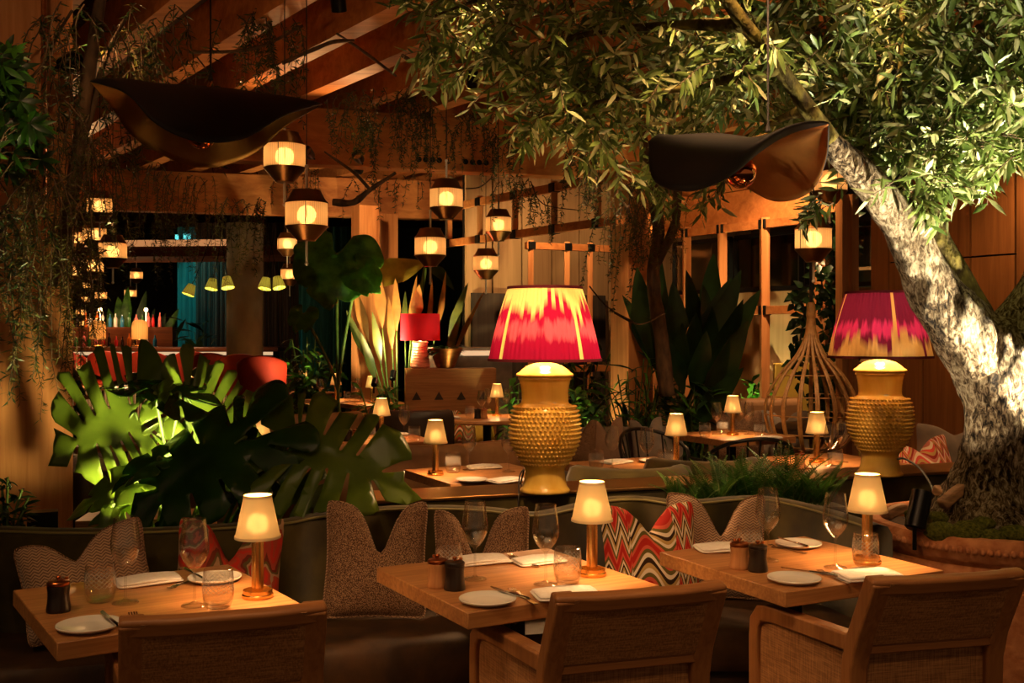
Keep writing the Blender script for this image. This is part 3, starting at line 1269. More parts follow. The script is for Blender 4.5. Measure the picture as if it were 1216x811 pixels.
# ------------------------------------------------------------------ ledge behind the banquette with the two great lamps
LD = V(math.cos(R(19)), math.sin(R(19)), 0)          # its direction
LN = V(-LD.y, LD.x, 0)
LA, LB = V(-.62, 4.60, 0), V(2.55, 5.69, 0)
m = MB()
m.bar(LA + V(0, 0, .40), LB + V(0, 0, .40), .28, .78)
lo = m.build('planter_ledge', M['velvet'])
tag(lo, 'long olive ledge with a bronze top carrying the two great yellow lamps', 'ledge')
bevel(lo, .012, 3)
m = MB()
m.bar(LA + V(0, 0, .797) - LD * .01, LB + V(0, 0, .797) + LD * .01, .30, .014)
bevel(m.build('ledge_top', M['bronze'], lo), .003)


def great_lamp(label, px, d, shade_mat, rz):
    z0 = .804
    t = thing('great_table_lamp', label, 'lamp', V((px - CX) / F * d, d, z0), rz, 'great yellow ceramic lamps')
    m = MB()
    pr = [(0, 0), (.107, 0), (.111, .004), (.111, .012), (.104, .018), (.098, .026), (.091, .055), (.087, .09), (.089, .105), (.100, .120), (.113, .140), (.128, .170),
          (.141, .205), (.149, .240), (.151, .265), (.149, .300), (.145, .335), (.138, .362), (.126, .378), (.110, .386), (.104, .392), (.102, .41), (.1035, .44), (.107, .465),
          (.111, .480), (.112, .488), (.117, .492), (.117, .500), (.113, .504)]
    m.lathe(pr, 56, caps=False)
    # raised points all round the belly
    rows = 14
    for i in range(rows):
        z = .128 + i * (.372 - .128) / (rows - 1)
        r = None
        for a, b in zip(pr, pr[1:]):
            if a[1] <= z <= b[1]:
                r = a[0] + (b[0] - a[0]) * (z - a[1]) / (b[1] - a[1] + 1e-9)
                break
        k = 46
        amp = .4 if i < 2 else (.7 if i < 4 else 1)
        for j in range(k):
            a = 2 * PI * (j + .5 * (i % 2)) / k
            d_ = V(math.cos(a), math.sin(a), .12).normalized()
            c = V(math.cos(a) * r, math.sin(a) * r, z)
            s1 = V(-math.sin(a), math.cos(a), 0)
            s2 = d_.cross(s1)
            vs = []
            for h, q in ((-.003, .0086), (.005 * amp, .0066), (.0105 * amp, .0028)):
                for e in range(6):
                    g = 2 * PI * e / 6
                    vs.append(c + d_ * h + (s1 * math.cos(g) + s2 * math.sin(g)) * q)
            vs.append(c + d_ * .0125 * amp)
            fs = []
            for u in range(2):
                for e in range(6):
                    f = (e + 1) % 6
                    fs.append((u * 6 + e, u * 6 + f, u * 6 + 6 + f, u * 6 + 6 + e))
            fs += [(12 + e, 12 + (e + 1) % 6, 18) for e in range(6)]
            m.add(vs, fs)
    m.build('vase_body', M['yellow_ceramic'], t, ang=60)
    m = MB()
    m.lathe([(.0, .502), (.118, .503), (.125, .506), (.127, .512), (.124, .518), (.112, .524), (.098, .538), (.074, .553), (.045, .562), (.016, .566), (0, .567)], 48)
    m.build('lid', M['yellow_ceramic'], t)
    m = MB()
    m.tube([(0, 0, .56), (0, 0, .70)], .009, 10)
    for sx in (-1, 1):
        m.tube([(sx * .012, 0, .69), (sx * .06, 0, .72), (sx * .06, 0, .84), (sx * .01, 0, .865)], .0025, 6)
    for k in range(3):
        a = 2 * PI * k / 3
        m.tube([(0, 0, .862), (.158 * math.cos(a), .158 * math.sin(a), .890)], .0025, 6)
    m.build('lamp_fitting', M['brass'], t)
    m = MB()
    h = .322
    ra, rb = .246, .160
    N_ = 66

    def fun(u, v):
        a = 2 * PI * u
        k = v
        r = ra + (rb - ra) * k
        r *= 1 + (.012 + .006 * math.sin(a * 13)) * math.sin(a * N_) * (1 - .3 * abs(2 * k - 1))
        r += .006 * math.sin(PI * k)
        return V(r * math.cos(a), r * math.sin(a), h * k)
    m.grid(fun, N_ * 6, 8, closeu=True)
    so = m.build('lamp_shade', shade_mat, t, ang=180, loc=(0, 0, .574))
    q = MB()
    for z, r in ((.004, ra + .002), (h - .004, rb + .003)):
        q = MB()
        q.lathe([(r - .003, z - .006), (r + .003, z - .006), (r + .003, z + .006), (r - .003, z + .006), (r - .003, z - .006)], 72, caps=False)
        q.build('trim', M['ikat_trim'], so)
    m = MB()
    m.ball((0, 0, .745), .022, 16, 10, s=(1, 1, 1.2))
    m.build('bulb', M['bulb'], t)
    lamp('POINT', 'bulb_light', (0, 0, .745), BIG_W, WARM, t, .05)
    # flex down the front of the ledge
    return t


BIG_W = 34.0
great_lamp('great yellow studded ceramic lamp with crimson pleated shade in the middle of the ledge', 647, 4.72, M['ikat_red'], .6)
great_lamp('great yellow studded ceramic lamp with magenta and orange shade beside the olive tree', 1045, 5.28, M['ikat_orange'], 2.2)
m = MB()
m.tube(spline([P(618, 575, 4.66), P(622, 558, 4.62), P(617, 566, 4.57), P(616, 588, 4.54), P(615.5, 600, 4.535), V(P(615.5, 600, 4.535).x, 4.53, .60)], 6), .0035, 6)
tag(m.build('lamp_flex', M['cord']), 'thin dark flex hanging from the crimson-shaded lamp over the ledge', 'cord')
m = MB()
m.tube(spline([P(1066, 545, 5.1), P(1075, 545, 4.9), P(1092, 556, 4.8), P(1105, 575, 4.7), P(1109, 588, 4.62)], 6), .005, 6)
tag(m.build('spotlight_flex', M['cord']), 'black flex arching from the ledge into the tree pot', 'cord')

# ------------------------------------------------------------------ terracotta pot with the old olive tree
PC = V(1.97, 4.32, 0)
PR = .53
t = thing('terracotta_pot', 'huge round terracotta pot with a notched rim holding the olive tree', 'pot', PC)
m = MB()
pr = [(0, .0), (.34, 0), (.36, .02), (.42, .18), (.47, .36), (.495, .52), (.497, .60), (.485, .645), (.50, .66), (.515, .672), (.520, .69), (.53, .705), (PR, .735), (PR - .012, .752),
      (PR - .05, .755), (PR - .065, .74), (PR - .07, .66), (0, .65)]
m.lathe(pr, 96, caps=False)
m.build('pot_body', M['terracotta'], t)
m = MB()
for k in range(130):
    a = 2 * PI * k / 130
    m.ball((math.cos(a) * (PR - .002), math.sin(a) * (PR - .002), .712), .013, 8, 6, s=(1, 1, 1.1))
m.build('rope_rim', M['terracotta'], t)
m = MB()
m.grid(lambda u, v: V(math.cos(2 * PI * u) * (PR - .069) * v, math.sin(2 * PI * u) * (PR - .069) * v,
                      .70 + .03 * (1 - v) + .014 * noise.noise(V(math.cos(2 * PI * u) * v * 6, math.sin(2 * PI * u) * v * 6, 0))), 48, 14, closeu=True)
so = m.build('soil', M['soil'], t)
tree = thing('olive_tree', 'old olive tree with pale lit trunk growing in the terracotta pot', 'tree', V(PC.x, PC.y, .70))
TO = -V(PC.x, PC.y, .70)
DT = 4.32


def T(px, py, d=DT):
    return P(px, py, d) + TO


def barkw(amp, f=7.0):
    def wob(p, a, i):
        q = p * f
        r1 = noise.noise(V(q.x, q.y, q.z * .35))
        r2 = noise.noise(V(q.x * 2.7, q.y * 2.7, q.z * .9 + 7))
        r3 = noise.noise(V(q.x * 6, q.y * 6, q.z * 2.4 + 3))
        return 1 + amp * (r1 + .5 * r2 + .28 * r3)
    return wob


def limb(mb, spec, steps=10, n=44, amp=.16, mi=0):
    """spec: (px, py, depth, radius)"""
    pts = spline([T(a, b, c) for a, b, c, r in spec], steps)
    rr = spline([V(r, 0, 0) for a, b, c, r in spec], steps)
    mb.tube(pts, [max(.004, q.x) for q in rr], n, mi, barkw(amp))


m = MB()
limb(m, [(1180, 640, 4.32, .285), (1181, 612, 4.32, .255), (1182, 590, 4.32, .20), (1186, 560, 4.32, .165), (1192, 520, 4.32, .158), (1193, 480, 4.32, .165), (1186, 440, 4.32, .185), (1180, 405, 4.32, .165), (1178, 385, 4.34, .10)], 12, 72, .15)
limb(m, [(1172, 430, 4.30, .15), (1146, 395, 4.29, .130), (1114, 352, 4.28, .105), (1094, 312, 4.26, .085), (1076, 278, 4.24, .078), (1058, 250, 4.22, .072), (1030, 214, 4.18, .070), (995, 178, 4.12, .050), (978, 160, 4.09, .03)], 9, 56, .15)
limb(m, [(1195, 435, 4.32, .15), (1214, 395, 4.30, .125), (1238, 350, 4.28, .10), (1262, 290, 4.25, .085), (1290, 200, 4.2, .06), (1310, 60, 4.15, .04)], 9, 48, .15)
m.build('trunk', M['bark'], tree, ang=180)
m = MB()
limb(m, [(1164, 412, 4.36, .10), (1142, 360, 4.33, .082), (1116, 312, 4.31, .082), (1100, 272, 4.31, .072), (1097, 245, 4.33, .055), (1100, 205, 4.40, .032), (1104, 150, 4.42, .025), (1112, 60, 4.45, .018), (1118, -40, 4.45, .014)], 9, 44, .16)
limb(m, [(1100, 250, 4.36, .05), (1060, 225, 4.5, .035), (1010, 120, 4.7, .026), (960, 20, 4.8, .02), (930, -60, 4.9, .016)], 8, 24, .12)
m.build('shaded_mossy_limb', M['shaded_mossy_bark'], tree, ang=180)  # strand in darker bark, painting the shade on the trunk's right side
for spec in ([(985, 166, 4.10, .040), (960, 130, 4.05, .032), (925, 80, 3.98, .028), (885, 30, 3.9, .026), (850, -20, 3.85, .024)],[(1068, 130, 4.1, .008), (1070, 60, 4.1, .011), (1072, -20, 4.1, .012)],
             [(925, 80, 3.98, .03), (860, 95, 4.05, .018), (780, 110, 4.15, .012), (690, 125, 4.3, .007), (640, 140, 4.35, .004)],
             [(885, 30, 3.9, .028), (800, 30, 4.1, .018), (700, 40, 4.3, .012), (600, 70, 4.5, .008), (520, 90, 4.6, .004)],
             [(850, -20, 3.85, .02), (720, -30, 4.2, .014), (600, -10, 4.4, .009), (500, 25, 4.6, .005)],
             [(960, 130, 4.05, .03), (925, 142, 4.6, .014), (850, 182, 4.9, .009), (770, 220, 5.0, .004)],
             [(905, 98, 4.0, .008), (880, 70, 4.0, .014), (860, 55, 4.0, .012)],
             [(1262, 290, 4.25, .03), (1215, 200, 4.1, .014), (1180, 140, 4.0, .008)],
             [(1290, 200, 4.2, .03), (1220, 100, 4.0, .014), (1160, 30, 3.9, .008)]):
    br = MB()
    limb(br, spec, 6, 12, .1)
    br.build('branch', M['shaded_mossy_bark'], tree, ang=180)
rnd = random.Random(5)


def twig(mb, st, p, d, L, nl, ll, lw, mats=(0, 1), pale=.3):
    """a shoot carrying pairs of leaves"""
    pts = []
    q, dd = Vector(p), d.normalized()
    k = 5
    for i in range(k + 1):
        pts.append(q.copy())
        dd = (dd + V(rnd.uniform(-.2, .2), rnd.uniform(-.2, .2), rnd.uniform(-.28, .10))).normalized()
        q += dd * (L / k)
    st.tube(pts, [.0024, .0022, .002, .0017, .0014, .001], 4)
    for j in range(nl):
        f = (j + .6) / nl * k
        i = min(k - 1, int(f))
        b = pts[i].lerp(pts[i + 1], f - i)
        t_ = (pts[i + 1] - pts[i]).normalized()
        s = t_.cross(V(rnd.uniform(-1, 1), rnd.uniform(-1, 1), rnd.uniform(-1, 1)))
        s.normalize()
        dl = (t_ * rnd.uniform(.35, .8) + s * rnd.choice((-1, 1)) * .8 + V(0, 0, rnd.uniform(-.3, .2))).normalized()
        nn = V(rnd.uniform(-.7, .7), rnd.uniform(-.9, .5), rnd.uniform(-.2, 1))
        mb.leaf(b, dl, nn, ll * rnd.uniform(.7, 1.2), lw * rnd.uniform(.8, 1.2), rnd.uniform(-.05, .25), 3, .3,
                mats[1] if rnd.random() < pale else mats[0])


fo, tw = MB(), MB()
# (px, py, depth, half sizes in metres x y z, number of twigs)
blobs = [(1130, 60, 4.3, .42, .40, .36, 250), (1180, 130, 4.1, .26, .35, .22, 150), (1060, 120, 4.45, .28, .30, .26, 140), (1000, 60, 4.4, .35, .40, .30, 95),
         (1130, 175, 4.15, .17, .2, .08, 26), (1090, 205, 4.1, .10, .14, .06, 12), (900, 50, 4.3, .40, .45, .28, 100), (800, 60, 4.4, .40, .45, .28, 90), (700, 70, 4.5, .40, .45, .28, 88),
         (600, 40, 4.6, .36, .40, .22, 62), (540, 20, 4.6, .22, .35, .16, 26), (740, 140, 4.5, .34, .3, .16, 58), (860, 100, 4.8, .32, .3, .16, 60), (660, 120, 4.5, .20, .25, .14, 26),
         (820, 180, 5.0, .22, .18, .12, 16), (950, 85, 4.7, .25, .3, .22, 46), (1200, 20, 4.0, .3, .3, .3, 60), (1035, 190, 4.35, .12, .2, .08, 14), (1290, 60, 4.2, .3, .3, .34, 80), (1300, -60, 4.2, .3, .3, .25, 50)]
for px, py, d, sx, sy, sz, n_ in blobs:
    c = T(px, py, d)
    for i in range(n_):
        while True:
            q = V(rnd.uniform(-1, 1), rnd.uniform(-1, 1), rnd.uniform(-1, 1))
            if q.length < 1:
                break
        p = c + V(q.x * sx, q.y * sy, q.z * sz)
        w_ = p - TO
        sx_, sy_ = CX + F * w_.x / w_.y, CY - F * (w_.z - HC) / w_.y
        if 735 < sx_ < 1010 and 105 < sy_ < 250 and w_.y < 4.5:
            continue
        d_ = V(q.x + rnd.uniform(-.8, .8), q.y + rnd.uniform(-.8, .8), q.z * .6 + rnd.uniform(-.5, .4))
        twig(fo, tw, p, d_, rnd.uniform(.10, .22), rnd.randint(9, 14), .088, .0215)
# the sprays hanging low in front of the far frame and by the trunk
for px, py, d, dx, dz, n_ in ((850, 222, 4.9, -.3, -1, 5), (800, 215, 4.9, -.4, -1, 5), (775, 200, 4.9, -.6, -.8, 5), (985, 232, 4.1, -.8, -.5, 6), (1085, 232, 4.08, .3, -.4, 8), (1110, 215, 4.05, .8, .1, 6)):
    for i in range(n_):
        twig(fo, tw, T(px + rnd.uniform(-14, 14), py + rnd.uniform(-10, 10), d), V(dx + rnd.uniform(-.5, .5), rnd.uniform(-.6, .2), dz + rnd.uniform(-.4, .4)), .12, 9, .075, .019)
fo.build('foliage', [M['olive_leaf'], M['olive_pale']], tree, ang=180)
tw.build('twigs', M['vine_bark'], tree, ang=180)

# moss, logs and spotlights in the pot
rnd = random.Random(11)
for i, (px, py, d, r, l) in enumerate(((1118, 628, 4.00, .050, 'moss cushion beside the left spotlight'), (1112, 612, 4.14, .036, 'moss cushion behind the left spotlight'),
                                      (1150, 628, 3.97, .055, 'moss cushion in the middle of the pot'), (1178, 634, 3.93, .040, 'moss cushion at the right by the rim'),
                                      (1085, 607, 4.28, .030, 'moss cushion at the left edge of the pot'), (1168, 618, 4.02, .035, 'moss cushion against the trunk'),
                                      (1205, 630, 3.95, .045, 'moss cushion behind the right spotlight'))):
    c = P(px, py, d)
    m = MB()
    m.ball((0, 0, 0), r, 20, 12, s=(1.25, 1.0, .75), wob=lambda q, i=i: 1 + .16 * noise.noise(q * 2.5 + V(i, i, 0)) + .06 * noise.noise(q * 9))
    o = m.build('moss_cushion', M['moss'], ang=180, loc=(c.x, c.y, c.z - .012))
    tag(o, l + ' under the olive tree', 'moss', 'moss cushions in the tree pot')
for i, (a, b, l) in enumerate(((P(1118, 600, 4.2), P(1150, 575, 4.25), 'short split log leaning on the olive trunk'), (P(1112, 580, 4.4), P(1132, 600, 4.3), 'second split log left of the olive trunk'),
                              (P(1052, 612, 4.42), P(1075, 603, 4.45), 'small split log at the left rim of the pot'))):
    m = MB()
    a.z, b.z = max(a.z, .745), max(b.z, .75)
    m.rsweep([a, a.lerp(b, .5) + V(0, 0, .005), b], .045, .04, (a - b).cross(V(0, 0, 1)))
    o = m.build('split_log', M['bark_wood'])
    bevel(o, .008, 2)
    tag(o, l, 'log', 'split logs in the tree pot')


def uplight(label, base, target, power, angle, col=(1, .78, .48), r=.033, h=.11, blend=.6, name='garden_spotlight'):
    t = thing(name, label, 'spotlight', base)
    d = (Vector(target) - Vector(base)).normalized()
    q = d.to_track_quat('Z', 'Y').to_matrix()
    m = MB()
    m.lathe([(0, 0), (r * .8, 0), (r, .006), (r, h), (r - .003, h), (r - .004, h - .03), (0, h - .032)], 24, (0, 0, .035), m=q)
    m.build('spotlight_body', M['black_metal'], t)
    m = MB()
    m.tube([(0, 0, -.04), (0, 0, .04)], .008, 8)
    m.build('spike', M['black_metal'], t)
    m = MB()
    m.lathe([(0, 0), (r - .006, 0), (r - .006, .002), (0, .003)], 20, q @ V(0, 0, h - .024) + V(0, 0, .035), m=q)
    m.build('lens', M['bulb'], t)
    p = q @ V(0, 0, h + .01) + V(0, 0, .035)
    l = lamp('SPOT', 'spot_light', p, power, col, t, .02, Vector(target) - Vector(base), angle, blend)
    return t


uplight('black cylinder spotlight at the left rim of the tree pot', P(1086, 640, 3.98), P(1142, 370, 4.25), 13, 96, (1, .80, .52), .038, .145)
uplight('black cylinder spotlight near the front rim below the trunk', V(PC.x + .22, 3.98, .73), P(1150, 60, 4.15), 500, 62, (1, .86, .58))

# ------------------------------------------------------------------ ferns behind the banquette
m = MB()
m.bar((.66, 4.775, .36), (1.50, 4.90, .36), .145, .72)
tag(bevel(m.build('fern_trough', M['velvet']), .01), 'narrow olive trough holding the ferns behind the banquette', 'planter')
rnd = random.Random(8)


def fern(c, n_, L, label):
    t = thing('fern', label, 'fern', c, 0, 'ferns behind the banquette')
    m, st = MB(), MB()
    for i in range(int(n_ * .7)):
        a = rnd.uniform(0, 2 * PI)
        d = V(math.cos(a) * .75, math.sin(a) * .45, rnd.uniform(1.1, 2.6)).normalized()
        l = L * rnd.uniform(.6, 1.1)
        p = V(rnd.uniform(-.06, .06), rnd.uniform(-.03, .03), 0)
        pts = [p.copy()]
        for k in range(14):
            d = (d + V(math.cos(a), math.sin(a) * .5, 0) * .03 + V(0, 0, -.045)).normalized()
            p = p + d * (l / 14)
            pts.append(p.copy())
        st.tube(pts, [.0018] * 14 + [.0006], 4)
        for k in range(1, 14):
            t_ = (pts[k + 1] - pts[k - 1]).normalized() if k < 14 else d
            s = t_.cross(V(0, 0, 1) if abs(t_.z) < .97 else V(0, 1, 0)).normalized()
            ww = .042 * (1 - (k / 14.5) ** 2.2) * min(1, k / 2.5) * (L / .26)
            for h in (0, .5):
                b = pts[k].lerp(pts[min(14, k + 1)], h)
                for sg in (-1, 1):
                    m.leaf(b, s * sg + t_ * .35, t_.cross(s) , ww * rnd.uniform(.85, 1.15), .0058, .15, 2, .2)
    m.build('fronds', M['fern'], t, ang=180)
    st.build('stalks', M['stem'], t, ang=180)


for px, d, n_, L, l in ((815, 4.735, 26, .20, 'low fern at the left end of the trough behind the cushions'), (850, 4.79, 40, .27, 'bushy fern second from the left in the trough'),
                        (888, 4.83, 46, .31, 'tallest fern in the middle of the trough'), (930, 4.855, 42, .30, 'bushy fern behind the banquette bend'), (968, 4.885, 32, .25, 'fern at the right end of the trough by the great lamp')):
    fern(V((px - CX) / F * d, d, .715), n_, L, l)

# ------------------------------------------------------------------ monstera
m = MB()
m.bar((-1.80, 4.49, .33), (-.78, 4.66, .33), .34, .66)
tag(bevel(m.build('planter_trough', M['dark_leather']), .01), 'dark trough behind the banquette holding the monstera', 'planter')


def monstera_shape(seed, fingers=6, holes=True, slit=.62):
    rr = random.Random(seed)

    def Rm(a):   # margin radius at angle a from the tip direction (degrees)
        return 1.0 - .42 * min(1, a / 75) ** .8 if a < 75 else .58 + .04 * math.sin((a - 75) / 80 * PI) - .16 * max(0, (a - 125) / 40) ** 2
    loops = []
    outer = []
    for sg in (1, -1):
        side = []
        # slits between the fingers
        cuts = [16 + i * (128 / fingers) + rr.uniform(-5.5, 5.5) for i in range(fingers)]
        a = 0.0
        A = [0.0]
        pts = []
        step = 4
        deg = 0
        ci = 0
        while deg <= 163:
            if ci < len(cuts) and deg + step > cuts[ci]:
                ca = cuts[ci]
                # along the slit: from the margin inwards to a point near the midrib
                r = Rm(ca) * .93
                ym = max(0, .70 - ca / 150)
                inner = V(.0, ym)
                mar = V(math.sin(R(ca)) * r, math.cos(R(ca)) * r)
                sl = slit * rr.uniform(.8, 1.1)
                e = mar.lerp(inner, min(.82, sl))
                perp = V(-(mar - inner).y, (mar - inner).x).normalized()
                w0, w1 = rr.uniform(.02, .038), .011
                pts += [mar + perp * w0, mar.lerp(e, .5) + perp * (w0 * .75), e + perp * w1, e - (mar - inner).normalized() * .012, e - perp * w1, mar.lerp(e, .5) - perp * (w0 * .75), mar - perp * w0]
                deg = ca + 5
                ci += 1
                continue
            near = min([abs(deg - c_) for c_ in cuts])
            fi = sum(1 for c_ in cuts if c_ < deg)
            r = Rm(deg) * (1 - .09 * math.exp(-(near / 4.5) ** 2)) * (1 + .09 * math.sin(fi * 2.3 + seed + sg))
            pts.append(V(math.sin(R(deg)) * r, math.cos(R(deg)) * r))
            deg += step
        pts.append(V(.05, -.05))
        pts = [V(p.x * sg, p.y) for p in pts]
        if sg == 1:
            right = pts
            rc = cuts
        else:
            left = pts
            lc = cuts
    outer = right + [V(0, 0.0)] + left[::-1][:-1]
    hl = []
    if holes:
        for sg, cuts in ((1, rc), (-1, lc)):
            for i in range(len(cuts) - 1):
                ca = (cuts[i] + cuts[i + 1]) / 2
                r = Rm(ca)
                ym = max(.02, .72 - ca / 150)
                c = V(0, ym).lerp(V(math.sin(R(ca)) * r, math.cos(R(ca)) * r), rr.uniform(.17, .26))
                d = (V(math.sin(R(ca)) * r, math.cos(R(ca)) * r) - V(0, ym)).normalized()
                pr_ = V(-d.y, d.x)
                L, W = rr.uniform(.035, .06), rr.uniform(.012, .02)
                hl.append([V((c + d * L * math.cos(g) + pr_ * W * math.sin(g)).x * sg, (c + d * L * math.cos(g) + pr_ * W * math.sin(g)).y) for g in [2 * PI * k / 8 for k in range(8)]])
    vs, es = [], []
    for loop in [outer] + hl:
        b = len(vs)
        vs += [V(p.x, p.y) for p in loop]
        es += [(b + i, b + (i + 1) % len(loop)) for i in range(len(loop))]
    st = .06
    for i in range(-12, 13):
        for j in range(-8, 18):
            vs.append(V(i * st + (j % 2) * st / 2, j * st))
    r = delaunay_2d_cdt([V(v.x, v.y).to_2d() if len(v) > 2 else v for v in vs], es, [], 2, 1e-5)
    return r[0], r[2]


def mleaf(parent, J, tip, nrm, mat_, seed, droop=.25, fold=.2, curl=.25, fingers=6, width=1.0, holes=True, slit=.62, org=None):
    J, tip = Vector(J), Vector(tip)
    y = tip - J
    s = y.length
    Fm = frame(y, nrm)
    vs, fs = monstera_shape(seed, fingers, holes, slit)
    out = []
    for v in vs:
        x, yy = v.x * width, v.y
        z = fold * abs(x) - curl * x * x - droop * yy * abs(yy) * .6 + .035 * math.sin(yy * 9 + abs(x) * 8 + seed) * min(1, abs(x) * 3)
        ang_ = math.atan2(x, yy)
        z -= .16 * (x * x + yy * yy) * (.5 + .5 * math.sin(ang_ * 5 + seed * 1.7))
        # veins: a light ridge along the midrib
        z -= .012 * math.exp(-(x / .02) ** 2)
        out.append(J + Fm @ (V(x, yy, z) * s) - org)
    m = MB()
    m.add(out, fs)
    o = m.build('leaf', mat_, parent, ang=180)
    solid(o, .0012)
    return o


MO = V(-1.42, 4.52, .66)
mon = thing('monstera_plant', 'big monstera with holed leaves lit yellow-green from below, behind the left table', 'plant', MO)
cam_n = V(0, -1, .25)
LV = [  # joint, tip, normal, material, seed, droop, fold, curl, fingers, width
    (P(160, 494, 4.52), P(52, 540, 4.42), V(.05, -1, .12), 'monstera', 3, .25, .10, .22, 7, 1.50),
    (P(212, 470, 4.42), P(118, 420, 4.55), V(.1, -.22, 1), 'monstera_dark', 5, .45, .1, .5, 5, .60),
    (P(222, 476, 4.56), P(312, 520, 4.70), V(-.1, -1, .25), 'monstera', 7, .3, .1, .3, 7, 1.0),
    (P(288, 522, 4.22), P(132, 608, 4.05), V(-.15, -.75, .55), 'monstera_dark', 9, .25, .1, .55, 5, .80),
    (P(355, 532, 4.22), P(492, 566, 4.12), V(.05, -.8, .65), 'monstera', 12, .22, .06, .25, 6, .98),
    (P(165, 572, 4.36), P(72, 598, 4.30), V(.1, -.7, .7), 'monstera', 15, .35, .1, .3, 3, .55),
    (P(168, 590, 4.34), P(92, 636, 4.26), V(.0, -.6, .8), 'monstera', 17, .30, .12, .3, 3, .50),
    (P(190, 545, 4.22), P(135, 566, 4.10), V(.1, -.6, .8), 'monstera_dark', 19, .4, .15, .3, 2, .6),
    (P(262, 545, 4.35), P(300, 570, 4.3), V(.0, -.8, .5), 'monstera', 23, .2, .1, .3, 3, .7),
    (P(185, 470, 4.36), P(205, 455, 4.30), V(.0, -.8, .5), 'monstera', 24, .2, .1, .3, 2, .8),
    (P(232, 455, 4.6), P(252, 430, 4.65), V(.0, -.8, .6), 'monstera', 26, .2, .1, .3, 2, .8),
    (P(255, 525, 4.40), P(238, 508, 4.34), V(.0, -.8, .5), 'monstera', 28, .2, .1, .3, 2, .8),
    (P(300, 540, 4.3), P(262, 600, 4.15), V(.3, -.8, .4), 'monstera_dark', 31, .3, .1, .3, 4, .8),
    (P(330, 560, 4.3), P(400, 615, 4.2), V(.1, -.8, .6), 'monstera', 33, .3, .1, .3, 5, .85),
    (P(135, 600, 4.3), P(122, 640, 4.22), V(.1, -.9, .3), 'monstera', 35, .3, .1, .3, 2, .5),
]
pt = MB()
rnd = random.Random(4)
for J, tip, nr, mt, sd, dr, fd, cu, fg, wd in LV:
    mleaf(mon, J, tip, nr, M[mt], sd, dr, fd, cu, fg, wd, sd in (3, 7, 12), .80 if sd in (12, 3, 7) else .6, MO)
    b = V(MO.x + (J.x - MO.x) * .25 + rnd.uniform(-.1, .1), MO.y + rnd.uniform(-.06, .06), .62)
    mid = b.lerp(J, .55) + V(rnd.uniform(-.03, .03), .04, .05)
    pt.tube([q - MO for q in spline([b, mid, J - (tip - J) * .02, J + (tip - J) * .06], 6)], [.009] * 7 + [.007] * 7 + [.004] * 5, 8)
pt.build('petioles', M['stem'], mon, ang=180)
uplight('small black spotlight hidden among the monstera stems', V(-1.36, 4.22, .67), P(135, 500, 4.46), 60, 105, (1, .84, .34), .02, .06)
uplight('second small black spotlight among the monstera stems', V(-1.27, 4.33, .67), P(262, 492, 4.64), 34, 90, (1, .84, .34), .02, .06)

# dark leaf-shaped pendant shades over the front tables
def leaf_pendant(label, ridge, fe, be, globe, gr, cord, bulge=.05):
    c = P(*globe)
    t = thing('pendant_leaf_shade', label, 'pendant lamp', c, 0, 'leaf-shaped pendant shades')
    rs, fs, bs = [spline([P(*q) for q in s], 8) for s in (ridge, fe, be)]

    def at(s, u):
        f = u * (len(s) - 1)
        i = min(len(s) - 2, int(f))
        return s[i].lerp(s[i + 1], f - i)
    m = MB()

    def fun(u, v):
        r_, f_, b_ = at(rs, u), at(fs, u), at(bs, u)
        e = math.sin(PI * u) ** .7
        if v < .5:
            k = v * 2
            p = f_.lerp(r_, k) + V(0, -1, .55) * (bulge * math.sin(PI * k) * e)
        else:
            k = (v - .5) * 2
            p = r_.lerp(b_, k) + V(0, 1, .55) * (bulge * math.sin(PI * k) * e)
        # round the ridge off
        p = p - V(0, 0, 1) * (.03 * e * math.exp(-((v - .5) / .1) ** 2))
        return p - c
    m.grid(fun, 56, 28)
    o = m.build('metal_leaf', [M['leaf_black'], M['leaf_brass']], t, ang=180)
    s = solid(o, .006, 0, 1)
    m = MB()
    m.ball((0, 0, 0), gr, 28, 18)
    m.build('mirrored_globe', M['globe'], t)
    top = at(rs, .5) - c
    m = MB()
    m.tube([(0, 0, gr * .9), (0, 0, gr + .05), top - V(0, 0, .01)], [.016, .012, .008], 10)
    m.build('lamp_holder', M['brass'], t)
    m = MB()
    m.tube([top, V(top.x, top.y, top.z + .03), V(top.x, top.y, 3.45 - c.z)], [.012, .004, .004], 8)
    m.build('hanging_cord', M['cord'], t)
    return t


M['globe'] = pm('copper_mirror_globe', C(214, 130, 84), rough=.06, metal=1.0)
leaf_pendant('dark leaf-shaped metal pendant shade at the upper left',
             [(107, 97, 4.5), (175, 93, 4.7), (250, 95, 4.75), (320, 106, 4.7), (382, 124, 4.5)],
             [(107, 97, 4.5), (150, 111, 4.32), (187, 148, 4.22), (236, 168, 4.18), (290, 164, 4.22), (336, 138, 4.32), (382, 124, 4.5)],
             [(107, 97, 4.5), (130, 124, 4.85), (165, 168, 4.98), (235, 199, 5.02), (295, 186, 4.98), (340, 150, 4.85), (382, 124, 4.5)],
             (239, 160, 4.60), .062, 245)
leaf_pendant('dark leaf-shaped metal pendant shade beside the olive trunk',
             [(782, 160, 3.88), (850, 151, 3.90), (912, 156, 3.86), (955, 150, 3.78), (984, 147, 3.73)],
             [(770, 168, 3.78), (776, 214, 3.64), (818, 227, 3.58), (864, 211, 3.64), (905, 178, 3.73), (940, 158, 3.75), (984, 147, 3.72)],
             [(782, 160, 3.88), (835, 195, 4.18), (880, 219, 4.28), (922, 239, 4.28), (962, 228, 4.13), (981, 190, 3.93), (984, 147, 3.73)],
             (880, 205, 3.92), .058, 880)
rnd = random.Random(21)
